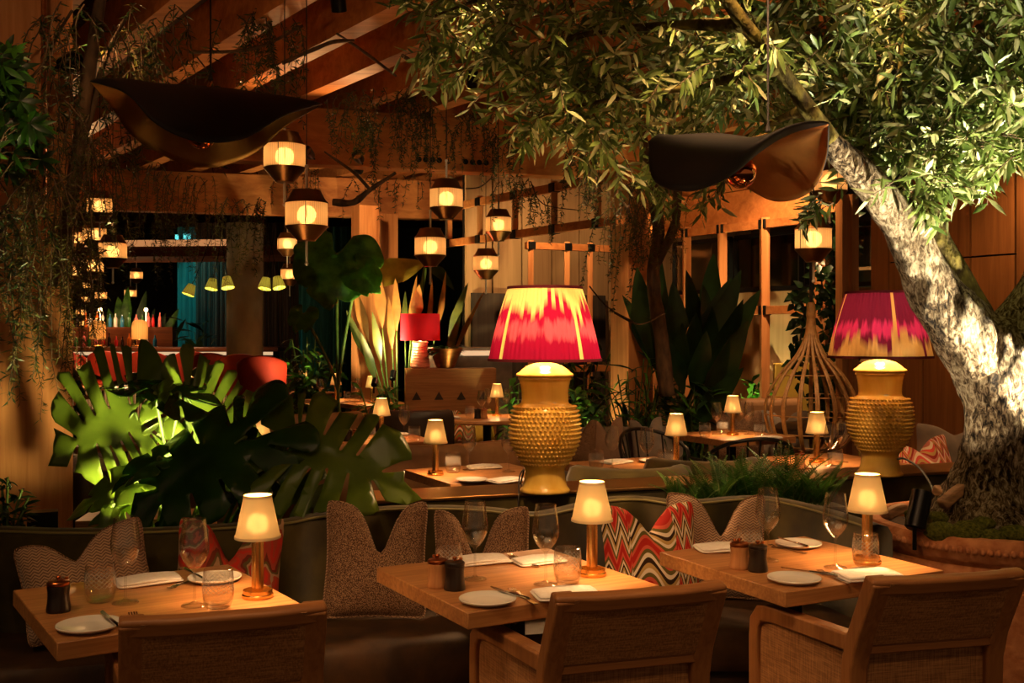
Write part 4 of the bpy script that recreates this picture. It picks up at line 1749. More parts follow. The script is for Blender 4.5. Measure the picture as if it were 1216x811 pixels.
# ------------------------------------------------------------------ the room
m = MB()
m.box((0, 14, -.05), (44, 36, .10))
struct(m, 'floor', M['floor'])
m = MB()
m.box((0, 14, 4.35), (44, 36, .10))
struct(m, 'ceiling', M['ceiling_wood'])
m = MB()
m.box((0, 29, 2.15), (44, .2, 4.4))
struct(m, 'wall_back', M['dark_green_wall'])
m = MB()
m.box((-13, 14, 2.15), (.2, 36, 4.4))
struct(m, 'wall_left', M['dark_green_wall'])
# tan panels far behind
A = V(-.55, 12.5, 0)
k = 0

x = 0
m = MB()
widths = [.36, .40, .42, .40, .44, .42, .42, .42, .42, .42, .42]
for i, wd in enumerate(widths):
    m.bar(A + U * (x + .012) + V(0, 0, 2.15), A + U * (x + wd - .012) + V(0, 0, 2.15), .04, 4.2)
    x += wd
LW = x
o = struct(m, 'wall_panels_back', M['tan_panel'])
m = MB()
m.bar(A + W * .04 + V(0, 0, 2.15), A + U * LW + W * .04 + V(0, 0, 2.15), .03, 4.2)
struct(m, 'wall_panel_backing', M['black_joint'])
# dark curtained opening in front of it
m = MB()
m.bar(A - W * .10 + U * .04 + V(0, 0, .98), A - W * .10 + U * 1.9 + V(0, 0, .98), .05, 1.96)
struct(m, 'door_1', M['dark_curtain'])
# wooden wall at the right
RA, RB = V(2.72, 8.15, 0), V(4.75, 4.75, 0)
RD = (RB - RA).normalized()
RNm = V(-RD.y, RD.x, 0)
L_ = (RB - RA).length
jt = [(.0, .17), (.17, .47), (.47, .86), (.86, 1.20), (1.20, 1.345), (1.345, 1.48), (1.48, 2.0), (2.0, 2.3), (2.3, 2.45), (2.45, 3.0), (3.0, 3.5), (3.5, L_)]
m = MB()
for i, (a, b) in enumerate(jt):
    zj = 2.02 if (b - a) > .2 else None
    for z0, z1 in ([(0, zj - .006), (zj + .006, 2.62)] if zj else [(0, 2.62)]):
        m.bar(RA + RD * (a + .008) + V(0, 0, (z0 + z1) / 2), RA + RD * (b - .008) + V(0, 0, (z0 + z1) / 2), .03, z1 - z0)
struct(m, 'wall_right', M['panel_wood'])
m = MB()
m.bar(RA + RNm * .04 + V(0, 0, 1.31), RB + RNm * .04 + V(0, 0, 1.31), .03, 2.62)
m.bar(RA + RNm * -.01 + V(0, 0, 2.64), RB + RNm * -.01 + V(0, 0, 2.64), .12, .05)
struct(m, 'trim_1', M['black_joint'])
m = MB()
m.bar(RA + RNm * .25 + V(0, 0, 2.62 + .9), RB + RNm * .25 + V(0, 0, 3.52), .05, 1.75)
struct(m, 'wall_right_upper', M['dark_green_wall'])

# ------------------------------------------------------------------ timber roof
RV = V(-.57, .82, 0).normalized()          # the way the rafters run
RU = V(.82, .57, 0).normalized()
for i in range(16):
    u = .95 + .58 * i
    a, b = RU * u + RV * (1.2), RU * u + RV * 15.0
    m = MB()
    m.bar(a + V(0, 0, 3.70), b + V(0, 0, 3.70), .15, .36)
    struct(m, 'ceiling_rafter', M['glulam'])
for a, b, z, h, nm in ((V(-2.95, 9.30, 0), V(1.95, 10.95, 0), 3.25, .50, 'beam_middle'), (V(-8.2, 12.4, 0), V(.9, 14.85, 0), 3.25, .50, 'beam_far')):
    m = MB()
    m.bar(a + V(0, 0, z), b + V(0, 0, z), .22, h)
    o = struct(m, nm, M['glulam'])
    bevel(o, .008)
    d = (b - a).normalized()
    nn = V(d.y, -d.x, 0)
    if nm == 'beam_middle':
        for px0, n_ in ((494, 4), (549, 4)):
            for j in range(n_):
                px = px0 + j * 8
                # bolts plugged along the lower edge
                s = ((px - CX) / F * a.y - a.x) / (d.x - (px - CX) / F * d.y)
                c = a + d * s + nn * .111
                q = MB()
                q.lathe([(0, 0), (.026, 0), (.026, .006), (0, .008)], 14, V(c.x, c.y, 3.09), m=nn.to_track_quat('Z', 'Y').to_matrix())
                q.build('bolt_plug', M['black_joint'], o)
# posts
for nm, p, sx, h in (('column_middle', V(1.06, 9.55, 0), .27, 3.0), ('column_left', V(-2.52, 5.30, 0), .66, 4.3), ('column_far', V(-1.74, 12.8, 0), .26, 3.0), ('column_far', V(-1.62, 13.7, 0), .26, 3.0)):
    m = MB()
    m.box((p.x, p.y, h / 2), (sx, sx if sx < .5 else .30, h), R(30 if sx < .5 else 24))
    bevel(struct(m, nm, M['post']), .006)
m = MB()
m.lathe([(.25, 0), (.25, 3.02)], 40, (-3.73, 15.05, 0))
struct(m, 'column_round', M['concrete'], smooth=True)
m = MB()
m.tube([(-2.18, 5.02, 1.9), (-2.18, 5.02, 4.2)], .012, 8)
tag(m.build('conduit_pipe', M['copper'], kind=None), 'thin copper conduit pipe running up the left column', 'pipe')


def lattice(label, a, b, z0, z1, ts, feet, name='timber_lattice', post=.06):
    t = thing(name, label, 'timber frame', a)
    o_ = -V(a.x, a.y, 0)
    for z in (z0, z1):
        m = MB()
        m.bar(a + o_ + V(0, 0, z), b + o_ + V(0, 0, z), .055, .075)
        bevel(m.build('rail', M['glulam'], t), .003)
    for i, k in enumerate(ts):
        p = a.lerp(b, k) + o_
        m = MB()
        m.bar(p + V(0, 0, 0 if feet else z0), p + V(0, 0, z1 + .06), post, post)
        bevel(m.build('post', M['post'], t), .003)
        for z in (z0, z1):
            m = MB()
            m.box((p.x, p.y, z), (.085, .085, .085), R(30))
            bevel(m.build('steel_joint', M['black_joint'], t), .006)
    return t


lattice('hanging timber lattice with black joints left of the middle column', V(.95, 9.05, 0), V(-.75, 11.6, 0), 2.45, 2.83, [.12, .33, .54, .75, .95], False)
lattice('standing timber lattice in front of the tan wall panels', V(.15, 11.75, 0), V(1.25, 12.3, 0), 1.10, 2.45, [.05, .42, .66, .92], True)
RL0, RL1 = V(1.42, 10.99, 0), V(2.62, 9.06, 0)
lattice('standing timber lattice with tall posts before the windows, right of the dark plant', RL0, RL1, 1.70, 2.47, [.02, .24, .46, .70, .98], True, post=.075)
# a wide fascia above it, as seen below the olive leaves
m = MB()
m.bar(V(1.30, 11.3, 2.66), V(2.72, 9.02, 2.66), .05, .30)
struct(m, 'beam_fascia', M['glulam'])
m = MB()
m.bar(V(1.6, 10.9, 2.86), V(3.2, 8.2, 2.86), .07, .08)
m.bar(V(1.3, 10.4, 2.78), V(3.0, 10.9, 2.78), .07, .08)
struct(m, 'beam_cross', M['glulam'])
# windows behind the right-hand lattice
wa, wb = V(1.75, 11.75, 0), V(3.75, 8.55, 0)
wd = (wb - wa).normalized()
wn = V(-wd.y, wd.x, 0)
m = MB()
m.bar(wa + V(0, 0, .95), wb + V(0, 0, .95), .06, 1.9)
struct(m, 'wall_window_low', M['tan_panel'])
for i in range(4):
    a, b = wa.lerp(wb, i / 4 + .01), wa.lerp(wb, (i + 1) / 4 - .01)
    m = MB()
    for z in (1.93, 2.46):
        m.bar(a + V(0, 0, z), b + V(0, 0, z), .05, .04)
    for p in (a, b):
        m.bar(p + V(0, 0, 1.93), p + V(0, 0, 2.46), .05, .04)
    o = struct(m, 'window_%d' % (i + 1), M['black_joint'])
    m = MB()
    m.bar(a + V(0, 0, 2.195), b + V(0, 0, 2.195), .008, .50)
    m.build('pane', M['window_glass'] if 'window_glass' in M else M.setdefault('window_glass', glass('dark_window_glass', (.5, .55, .5, 1)).m), o)
m = MB()
m.bar(wa + wn * 1.2 + V(0, 0, 1.9), wb + wn * 1.2 + V(0, 0, 1.9), .05, 3.8)
struct(m, 'wall_outside', M['dark_green_wall'])
for i, k in enumerate((.55, .68, .80)):
    p = wa.lerp(wb, k) + wn * .7
    t = thing('pendant_strip_light', 'warm strip light seen through the windows behind the right lattice', 'lamp', (p.x, p.y, 2.12), 0, 'strip lights behind the windows')
    m = MB()
    m.bar(-wd * .2, wd * .2, .03, .03)
    m.build('diffuser', M['cove'], t)
    m = MB()
    m.tube([(0, 0, .015), (0, 0, 2.15)], .004)
    m.build('hanging_cord', M['cord'], t)

# ------------------------------------------------------------------ the bar
bt = thing('bar_counter', 'long bar with a dark wooden top and ribbed cream front at the far left', 'bar counter', (-5.6, 17.3, 0), R(2))
m = MB()
m.box((0, 0, 1.235), (3.8, .8, .07))
bevel(m.build('bar_top', M['darkwood'], bt), .01)
m = MB()
m.box((0, .05, .60), (3.6, .6, 1.2))
m.build('bar_body', M['dark_leather'], bt)
m = MB()
for i in range(86):
    m.box((-1.78 + i * .042, -.27, .62), (.026, .03, .96))
m.build('ribbed_front', M['cream_rib'], bt)
m = MB()
m.box((0, -.28, 1.17), (3.6, .04, .05))
m.build('lit_strip', M['counter_lit'], bt)


def b_bar_chair():
    t = thing('bar_chair', 'x', 'bar chair')
    m = MB()

    def f(u, v):
        a = R(200 + 140 * u)
        z = .78 + (.46 - .10 * abs(2 * u - 1) ** 2) * v
        return V(math.cos(a) * (.27 + .02 * v), math.sin(a) * (.25 + .03 * v) + .02, z)
    m.grid(f, 20, 6)
    s = solid(m.build('backrest', M['red_leather'], t, ang=180), .05)
    bevel(bpy.data.objects[s.name], .015, 3)
    m = MB()
    m.lathe([(0, .72), (.24, .72), (.26, .75), (.26, .79), (.24, .82), (0, .83)], 24)
    m.build('seat', M['red_leather'], t)
    for k in range(4):
        a = PI / 4 + k * PI / 2
        q = MB()
        q.tube([(math.cos(a) * .18, math.sin(a) * .18, .72), (math.cos(a) * .24, math.sin(a) * .24, 0)], .016, 8)
        q.build('leg', M['darkwood'], t)
    return t


for px, d, l in ((84, 15.7, 'red leather bar chair leftmost at the bar behind the monstera'), (130, 15.7, 'red leather bar chair second from the left at the bar'), (178, 15.6, 'red leather bar chair under the bar lantern'), (232, 15.4, 'red leather bar chair left of the middle pair'),
                 (256, 14.3, 'red leather bar chair overlapping the last two'), (288, 13.6, 'red leather bar chair rightmost but one, by the concrete column'), (312, 12.6, 'red leather chair to the right of the concrete column')):
    put(b_bar_chair, l, ((px - CX) / F * d, d, 0), rnd.uniform(-.2, .2), 'red bar chairs')


def b_bar_lantern():
    t = thing('bar_lantern', 'x', 'lamp')
    m = MB()
    m.lathe([(.12, .12), (.125, .13), (.125, .34), (.115, .39), (.09, .42), (.05, .432), (0, .435)], 36, caps=False)
    m.build('lamp_shade', M['bar_shade'], t)
    m = MB()
    for k in range(4):
        a = PI / 4 + PI / 2 * k
        m.tube([(math.cos(a) * .11, math.sin(a) * .11, 0), (math.cos(a) * .11, math.sin(a) * .11, .14)], .006, 6)
    m.tube([(math.cos(a) * .118, math.sin(a) * .118, .12) for a in [2 * PI * k / 24 for k in range(25)]], .005, 6)
    m.tube([(math.cos(a) * .112, math.sin(a) * .112, .02) for a in [2 * PI * k / 24 for k in range(25)]], .005, 6)
    m.build('wire_stand', M['brass'], t)
    m = MB()
    m.tube([(0, -.03, .435), (0, -.03, .46), (0, .03, .46), (0, .03, .435)], .004, 6)
    m.build('handle', M['brass'], t)
    m = MB()
    m.ball((0, 0, .26), .02)
    m.tube([(-.11, 0, .13), (.11, 0, .13)], .006, 6)
    m.tube([(0, 0, .13), (0, 0, .24)], .008, 8)
    m.build('bulb', M['bulb'], t)
    lamp('POINT', 'bulb_light', (0, 0, .26), 6, WARM, t, .04)
    return t


put(b_bar_lantern, 'amber lantern with a rounded top at the right on the bar', ((166 - CX) / F * 17.2, 17.2, 1.271), 0, 'amber bar lanterns')
put(b_bar_lantern, 'amber lantern with a rounded top at the left on the bar', ((116 - CX) / F * 17.4, 17.4, 1.271), .4, 'amber bar lanterns')
# bottles along the back of the bar
BC = [('amber', C(190, 90, 30)), ('red', C(190, 36, 40)), ('green', C(40, 90, 40)), ('clear', C(210, 200, 190)), ('dark', C(30, 20, 18)), ('pink', C(220, 110, 110)), ('blue', C(40, 110, 150))]
sh = thing('back_bar', 'stepped back bar holding rows of bottles at the far left', 'shelf', (-7.2, 18.9, 0))
m = MB()
m.box((0, 0, .62), (2.4, .5, 1.24))
m.build('lower_step', M['darkwood'], sh)
m = MB()
m.box((0, .30, .80), (2.4, .30, 1.60))
m.build('upper_step', M['darkwood'], sh)
bm = {}
for i in range(36):
    nm, col = BC[(i * 5 + i // 7) % 7]
    if nm not in bm:
        bm[nm] = pm(nm + '_bottle_glass', col, rough=.12, spec=.6)
    t = MB()
    h = rnd.uniform(.18, .28)
    r = rnd.uniform(.026, .036)
    t.lathe([(0, 0), (r, 0), (r, h * .6), (r * .8, h * .68), (r * .35, h * .78), (r * .33, h), (0, h)], 12)
    row_ = i % 2
    xx = -8.15 + (i // 2) * .112 + rnd.uniform(-.02, .02)
    o = t.build('bottle', bm[nm], loc=(xx, 18.80 + row_ * .35, 1.241 if row_ == 0 else 1.601))
    tag(o, '%s bottle on the %s step of the back bar, one of its row' % (nm, 'lower' if row_ == 0 else 'upper'), 'bottle', '%s bottles on the %s step of the back bar' % (nm, 'lower' if row_ == 0 else 'upper'))
for i in range(3):
    m = MB()
    m.tube([(-.8 + i * .8, -.05, 1.60), (-.8 + i * .8, -.05, 1.86)], .006, 6)
    m.ball((-.8 + i * .8, -.05, 1.90), .035, 12, 8)
    m.build('shelf_lamp', M['bulb'], sh)
    lamp('POINT', 'back_bar_light', (-.8 + i * .8, -.15, 1.90), 8, WARM, sh, .03)
# ceiling cove over the bar, teal window and curtains
m = MB()
m.box((-6.2, 18.0, 2.80), (5.4, 1.4, .16), R(-6))
struct(m, 'ceiling_bar_soffit', M['ceiling_wood'])
m = MB()
m.box((-5.95, 17.25, 2.93), (3.6, .05, .10), R(-6))
struct(m, 'trim_2', M['cove'])
m = MB()
for i in range(60):
    a = i * .07
    m.tube([(-6.6 + a, 21.4 + .05 * math.sin(i * 2.1), 0), (-6.6 + a, 21.4 + .05 * math.sin(i * 2.1), 3.6)], .045, 6)
o = struct(m, 'wall_curtain_teal', M['teal_curtain'], smooth=True)
m = MB()
for i in range(26):
    a = i * .075
    m.tube([(-6.0 + a, 20.6 + .05 * math.sin(i * 2.1), 0), (-6.0 + a, 20.6 + .05 * math.sin(i * 2.1), 3.6)], .045, 6)
struct(m, 'wall_curtain_brown', M['dark_curtain'], smooth=True)
m = MB()
p = P(222, 288, 21.0)
m.box((p.x, p.y, p.z), (.14, .03, .34))
struct(m, 'window_9', M['teal_lit'])
p = P(210, 286, 21.0)
m = MB()
m.box((p.x, p.y, p.z), (.06, .03, .24))
struct(m, 'window_10', M['teal_lit'])


def b_wall_shade():
    t = thing('chandelier_arm_lamp', 'x', 'lamp')
    m = MB()
    N_ = 16
    m.grid(lambda u, v: V(math.cos(2 * PI * u), math.sin(2 * PI * u), 0) * ((.085 - .035 * v) * (1 + .03 * math.cos(N_ * 2 * PI * u))) + V(0, 0, -.15 + .15 * v), 96, 3, closeu=True)
    m.build('lamp_shade', M['lime_shade'], t, ang=180)
    m = MB()
    m.tube([(0, 0, -.06), (0, 0, .03), (0, .03, .08), (0, .05, 1.7)], .006, 6)
    m.build('arm', M['black_metal'], t)
    m = MB()
    m.ball((0, 0, -.08), .014)
    m.build('bulb', M['bulb'], t)
    lamp('POINT', 'bulb_light', (0, 0, -.08), 1.8, (1, .75, .40), t, .02)
    return t


for px, py, d, tx, l in ((228, 338, 14.6, -.3, 'lime pleated shade leftmost of those by the concrete column'), (253, 331, 14.8, -.12, 'lime pleated shade second from the left by the concrete column'), (269, 329, 13.9, .2, 'lime pleated shade touching the concrete column'),
                         (316, 330, 14.0, -.1, 'lime pleated shade just right of the concrete column'), (329, 329, 13.8, .25, 'lime pleated shade rightmost by the concrete column')):
    put(b_wall_shade, l, P(px, py, d), 0, 'lime pleated shades', tilt=(-.25, -tx))
# ------------------------------------------------------------------ the rows of tables further back





def row_table(c, where, lamp_off, glasses, tumblers, extra=(), ang=28, lamps=1):
    c = V(c[0], c[1], 0)
    put(b_table, 'square oak dining table ' + where, c, R(ang), 'oak dining tables')
    top = V(0, 0, .7502)
    if lamp_off is not None:
        put(b_table_lamp, 'small brass lamp with cream shade on the table ' + where, c + V(*lamp_off, 0) + top, rnd.random(), LG)
    names = ('left', 'right', 'rear', 'nearest')
    for i, g in enumerate(glasses):
        put(b_wine_glass, '%s wine glass on the table %s' % (names[i], where), c + V(*g, 0) + top, 0, WG)
    for i, g in enumerate(tumblers):
        put(b_tumbler, '%s tumbler on the table %s' % (names[i], where), c + V(*g, 0) + top, 0, TG)
    for i, (b, o_, l, g) in enumerate(extra):
        put(b, l + ' on the table ' + where, c + V(*o_, 0) + top, rnd.uniform(.2, .8), g)


def off(c, px, py):
    q = G(px, py)
    return (q.x - c[0], q.y - c[1])


c = (-.165, 5.775)
row_table(c, 'left of the crimson-shaded lamp', off(c, 517, 564), [off(c, 557, 558), off(c, 604, 560)], [off(c, 538, 561)],
          [(b_plate, off(c, 560, 572), 'white side plate nearest', PG), (b_napkin, off(c, 601, 572), 'white napkin nearest', NG), (b_napkin, off(c, 575, 556), 'white napkin at the back', NG)], 27)
c = (.72, 6.10)
row_table(c, 'right of the crimson-shaded lamp', off(c, 803, 552), [off(c, 727, 557), off(c, 768, 560)], [off(c, 708, 557), off(c, 790, 557)],
          [(b_napkin, off(c, 732, 550), 'white napkin', NG), (b_plate, off(c, 775, 549), 'white side plate', PG)], 27)
c = (-.93, 7.62)
row_table(c, 'with two mills beyond the monstera', off(c, 453, 522), [off(c, 480, 521)], [off(c, 439, 523), off(c, 492, 524)],
          [(b_mill_dark, off(c, 413, 524), 'dark pepper mill', 'pepper mills'), (b_mill_light, off(c, 424, 524), 'light wooden mill', 'pepper mills'), (b_napkin, off(c, 470, 517), 'white napkin', NG)], 24)
c = (1.62, 7.92)
row_table(c, 'behind the black rattan chair', off(c, 870, 517), [off(c, 851, 516), off(c, 889, 516), off(c, 881, 513)], [off(c, 837, 519), off(c, 902, 518), off(c, 858, 515)],
          [(b_napkin, off(c, 912, 521), 'white napkin', NG)], 26)
c = (1.86, 6.32)
row_table(c, 'behind the lamp by the olive tree', off(c, 970, 549), [off(c, 987, 553), off(c, 1000, 549)], [off(c, 992, 556)],
          [(b_mill_light, off(c, 950, 556), 'light wooden mill', 'pepper mills')], 24)
c = (-1.40, 6.25)
row_table(c, 'hidden behind the monstera leaves', off(c, 308, 556), [off(c, 350, 558)], [off(c, 330, 560)], [(b_napkin, off(c, 346, 556), 'white napkin', NG), (b_plate, off(c, 279, 556), 'white side plate', PG)], 28)
for i, (px, py, wh) in enumerate(((328, 461, 'farthest left of the far row'), (361, 466, 'second from left in the far row'),
                                  (399, 475, 'third from left in the far row'), (441, 479, 'rightmost of the far row'))):
    q = G(px, py)
    row_table((q.x + .05, q.y + .02), wh, (-.05, -.02), [(-.22, -.05), (.18, .1)], [(.1, -.18)], (), 30)
for px, d, wh in ((69, 13.0, 'at the far left below the bar'), (94, 15.0, 'second from the left below the bar'), (226, 13.2, 'below the red bar chairs'), (324, 19.0, 'far off beyond the concrete column'), (140, 7.5, 'hidden by the monstera at the left')):
    row_table(((px - CX) / F * d, d), wh, (0, 0) if d > 9 else None, [(-.2, .05)], [(.18, -.1)], (), 30)


def b_round_table():
    t = thing('round_table', 'round oak table with a small lamp beyond the wooden armchair', 'table')
    m = MB()
    m.lathe([(0, .715), (.44, .715), (.45, .722), (.45, .742), (.444, .75), (0, .75)], 48)
    m.build('tabletop', M['oak'], t)
    m = MB()
    m.lathe([(0, 0), (.24, 0), (.24, .012), (.05, .03), (.038, .06), (.038, .68), (.12, .71), (0, .715)], 24)
    m.build('pedestal', M['black_metal'], t)
    return t


c = (-.22, 9.55)
rt = b_round_table()
rt.location = (c[0], c[1], 0)
row = [(b_table_lamp, off(c, 590, 494), 'small brass lamp with cream shade', LG), (b_wine_glass, off(c, 572, 496), 'left wine glass', WG), (b_wine_glass, off(c, 580, 492), 'wine glass behind the mills', WG),
       (b_wine_glass, off(c, 601, 492), 'right wine glass', WG), (b_mill_dark, off(c, 567, 497), 'dark pepper mill', 'pepper mills'), (b_mill_light, off(c, 575, 497), 'light wooden mill', 'pepper mills'),
       (b_tumbler, off(c, 558, 496), 'left tumbler', TG), (b_tumbler, off(c, 598, 497), 'right tumbler', TG), (b_napkin, off(c, 533, 497), 'white napkin', NG)]
for b, o_, l, g in row:
    put(b, l + ' on the round table', V(c[0] + o_[0], c[1] + o_[1], .7502), .4, g)

# chairs and booths between them
put(b_armchair, 'oak armchair side-on in front of the round table', (-.02, 8.05, 0), R(118), 'oak armchairs')


def booth(name, label, c, rad, a0, a1, h, mat_, seat=.46, depth=.5, cat='booth seat', n=28):
    """a curved upholstered seat: the back follows an arc, the sitters look to its middle"""
    t = thing(name, label, cat, c)
    m = MB()
    sec = [(0, .0), (0, h - .06), (.02, h - .01), (.06, h), (.10, h - .01), (.12, h - .05), (.12, seat - .1)]

    def f(u, v):
        a = R(a0 + (a1 - a0) * u)
        o_, z = sec[int(round(v * (len(sec) - 1)))]
        return V(math.cos(a) * (rad - o_), math.sin(a) * (rad - o_), z)
    m.grid(f, n, len(sec) - 1)
    o = m.build('backrest', mat_, t, ang=60)
    solid(o, .01)
    m = MB()
    s2 = [(.10, seat - .12), (.10, seat - .02), (.13, seat), (depth - .03, seat), (depth, seat - .03), (depth, 0.0)]

    def f2(u, v):
        a = R(a0 + (a1 - a0) * u)
        o_, z = s2[int(round(v * (len(s2) - 1)))]
        return V(math.cos(a) * (rad - o_), math.sin(a) * (rad - o_), z)
    m.grid(f2, n, len(s2) - 1)
    solid(m.build('seat', mat_, t, ang=60), .01)
    return t


booth('booth_sofa', 'tan leather curved booth seat behind the left ledge lamp table', (-.70, 7.62, 0), 1.02, 232, 318, .80, M['tan_leather'], depth=.42)
booth('booth_sofa', 'brown leather curved booth seat behind the monstera fingers', (-2.1, 9.6, 0), 1.05, 215, 325, .84, M['tan_leather'])
booth('booth_sofa', 'dark curved booth seat left of the round table', (-.80, 9.15, 0), .42, 190, 320, .86, M['dark_leather'])
booth('tub_chair', 'green velvet tub chair behind the ledge, left of the ferns', (.60, 5.62, 0), .34, 200, 345, .82, M['velvet'], cat='tub chair', depth=.30)
booth('tub_chair', 'green velvet tub chair behind the ferns at the left', (1.02, 5.86, 0), .34, 200, 345, .83, M['velvet'], cat='tub chair', depth=.30)
booth('tub_chair', 'dark tub chair under the monstera at the left', (-2.42, 6.15, 0), .34, 150, 330, .74, M['dark_leather'], cat='tub chair', depth=.30)


def rattan_chair(label, c, rz):
    t = thing('rattan_chair', label, 'chair', c, rz, 'black rattan chairs')
    m = MB()
    arc = [V(math.cos(a) * .30, -math.sin(a) * .10 - .20 + .12 * abs(math.cos(a)) ** 2, .64 + .20 * math.sin(a) ** .8) for a in [PI * k / 24 for k in range(25)]]
    m.tube([V(.30, .22, .62)] + arc + [V(-.30, .22, .62)], .013, 8)
    m.tube([V(.27, .2, .44), V(.26, -.18, .44), V(-.26, -.18, .44), V(-.27, .2, .44), V(.27, .2, .44)], .013, 8)
    m.build('hoop', M['rattan_black'], t)
    for i in range(9):
        q = MB()
        k = 2 + int(20 * i / 8)
        a = arc[k]
        q.tube(spline([a, V(a.x * .86, a.y + .05, .60), V(a.x * .62, -.18, .44)], 4), .007, 6)
        q.build('spindle', M['rattan_black'], t)
    for sx in (-1, 1):
        for y in (-.19, .20):
            q = MB()
            q.tube([(sx * .25, y, .44), (sx * .29, y * 1.15, 0)], .013, 8)
            q.build('leg', M['rattan_black'], t)
        q = MB()
        q.tube([(sx * .30, .22, .62), (sx * .27, .21, .44)], .011, 8)
        q.build('arm_support', M['rattan_black'], t)
    m = MB()
    m.lathe([(0, .44), (.25, .44), (.27, .46), (.265, .49), (.24, .50), (0, .50)], 28)
    m.build('seat_cushion', M['grey_velvet'], t)
    return t


rattan_chair('black rattan chair with a wide hoop back behind the ferns', (1.50, 6.98, 0), R(8))
rattan_chair('black rattan chair seen at an angle behind the table right of the crimson lamp', (1.02, 7.15, 0), R(215))

# grey sofa and cushions below the dark plants
so = thing('grey_sofa', 'grey upholstered sofa below the dark palm', 'sofa', (.86, 8.45, 0), R(5))
m = MB()
m.box((0, 0, .24), (1.1, .62, .44))
bevel(m.build('seat', M['grey_velvet'], so), .05, 4)
m = MB()
m.box((0, .26, .50), (1.1, .14, .48))
bevel(m.build('backrest', M['grey_velvet'], so), .06, 4)
SG2 = 'cushions on the grey sofa'
for i, (x, l, mt) in enumerate(((.62, 'brown cushion at the left of the grey sofa', 'dotted'), (.86, 'taupe cushion in the middle of the grey sofa', 'herringbone'), (1.18, 'pale taupe cushion at the right of the grey sofa', 'grey_velvet'))):
    cushion('sofa_cushion', l, M[mt], V(x - .09, 8.40 + i * .03, .47), .27, .38, .13, rnd.uniform(-10, 10), -18, rnd.uniform(-8, 8), .08, None, SG2)
so = thing('tan_sofa', 'tan sofa behind the table with the black rattan chair', 'sofa', (2.04, 8.78, 0), R(6))
m = MB()
m.box((0, 0, .24), (.86, .62, .44))
bevel(m.build('seat', M['tan_leather'], so), .05, 4)
m = MB()
m.box((0, .26, .60), (.86, .14, .70))
bevel(m.build('backrest', M['tan_leather'], so), .06, 4)
for x, l, mt in ((1.80, 'dark taupe cushion on the tan sofa', 'dotted'), (2.16, 'pale grey cushion on the tan sofa', 'grey_velvet')):
    cushion('sofa_cushion', l, M[mt], V(x + .05, 8.70, .47), .40, .42, .15, rnd.uniform(-10, 10), -16, 0, .06, None, 'cushions on the tan sofa')
# bench at the panelled wall
m = MB()
m.bar((2.15, 6.72, .30), (3.05, 6.05, .30), .5, .60)
bn = bevel(m.build('wall_bench', M['velvet']), .04, 4)
tag(bn, 'green bench along the panelled wall behind the olive tree', 'bench')
cushion('bench_cushion', 'coral and cream zigzag cushion on the bench behind the olive trunk', M['coral_zig'], V(2.42, 6.25, .61), .40, .28, .13, 12, -14, -10, .05, None, 'cushions on the wall bench')
cushion('bench_cushion', 'plain taupe cushion on the bench behind the olive trunk', M['grey_velvet'], V(2.62, 6.42, .61), .46, .34, .13, -8, -14, 6, .03, None, 'cushions on the wall bench')
# wooden booth wall with the red lamp
bw = thing('booth_bench', 'wooden booth bench with a row of triangles carrying the red lamp', 'bench', (-.60, 10.62, 0), R(8))
m = MB()
m.box((0, .10, .58), (.90, .20, 1.14))
bevel(m.build('back_wall', M['oak_rail'], bw), .008)
m = MB()
m.box((0, -.24, .22), (.90, .46, .44))
bevel(m.build('seat', M['tan_leather'], bw), .03, 3)
for i in range(4):
    m = MB()
    x = -.34 + .22 * i
    m.add([(x - .045, -.004, .84), (x + .045, -.004, .84), (x, -.004, .92), (x - .045, .004, .84), (x + .045, .004, .84), (x, .004, .92)], [(0, 1, 2), (5, 4, 3), (0, 3, 4, 1), (1, 4, 5, 2), (2, 5, 3, 0)])
    m.build('triangle_inlay', M['dark_leather'], bw, smooth=False)
SG3 = 'zigzag cushions in the wooden booth'
for i, (x, y, mt, l) in enumerate(((-.88, 10.27, 'multi_zig', 'many-coloured zigzag cushion at the left of the wooden booth'), (-.67, 10.31, 'flame', 'red flame-stitch cushion in the wooden booth'),
                                   (-.46, 10.34, 'multi_zig', 'many-coloured zigzag cushion in the middle of the wooden booth'), (-.27, 10.37, 'yellow_cloth', 'yellow cushion at the right of the wooden booth'))):
    cushion('booth_cushion', l, M[mt], V(x, y, .45), .235, .32, .10, rnd.uniform(-8, 8), -16, rnd.uniform(-14, 14), .05, None, SG3)
so = thing('low_sofa', 'low brown sofa with zigzag cushions left of the wooden booth', 'sofa', (-1.38, 9.95, 0), R(10))
m = MB()
m.box((0, 0, .22), (.62, .5, .44))
bevel(m.build('seat', M['tan_leather'], so), .04, 3)
m = MB()
m.box((0, .22, .55), (.62, .12, .36))
bevel(m.build('backrest', M['tan_leather'], so), .05, 3)
for x, mt, l in ((-1.52, 'flame', 'flame-stitch cushion on the low brown sofa'), (-1.26, 'multi_zig', 'many-coloured cushion on the low brown sofa')):
    cushion('booth_cushion', l, M[mt], V(x, 9.84, .45), .26, .32, .11, rnd.uniform(-8, 8), -16, rnd.uniform(-14, 14), .05, None, 'cushions on the low brown sofa')
ZB = 1.152
t = thing('red_lamp', 'red drum-shaded lamp with a pink ribbed base on the wooden booth wall', 'lamp', P(499, 441, 10.69) * 1.0)
t.location.z = ZB
t.scale = (1.06, 1.06, 1.06)
m = MB()
m.lathe([(0, 0), (.085, 0), (.092, .01)] + [(.09 - .0018 * i + (.006 if i % 2 else 0), .02 + i * .0125) for i in range(16)] + [(.07, .225), (.078, .235), (.07, .245), (0, .25)], 32)
m.build('lamp_base', M['pink_ceramic'], t)
m = MB()
m.lathe([(.187, .255), (.183, .505), (.181, .505), (.185, .255), (.187, .255)], 48, caps=False)
m.build('lamp_shade', M['red_shade'], t)
m = MB()
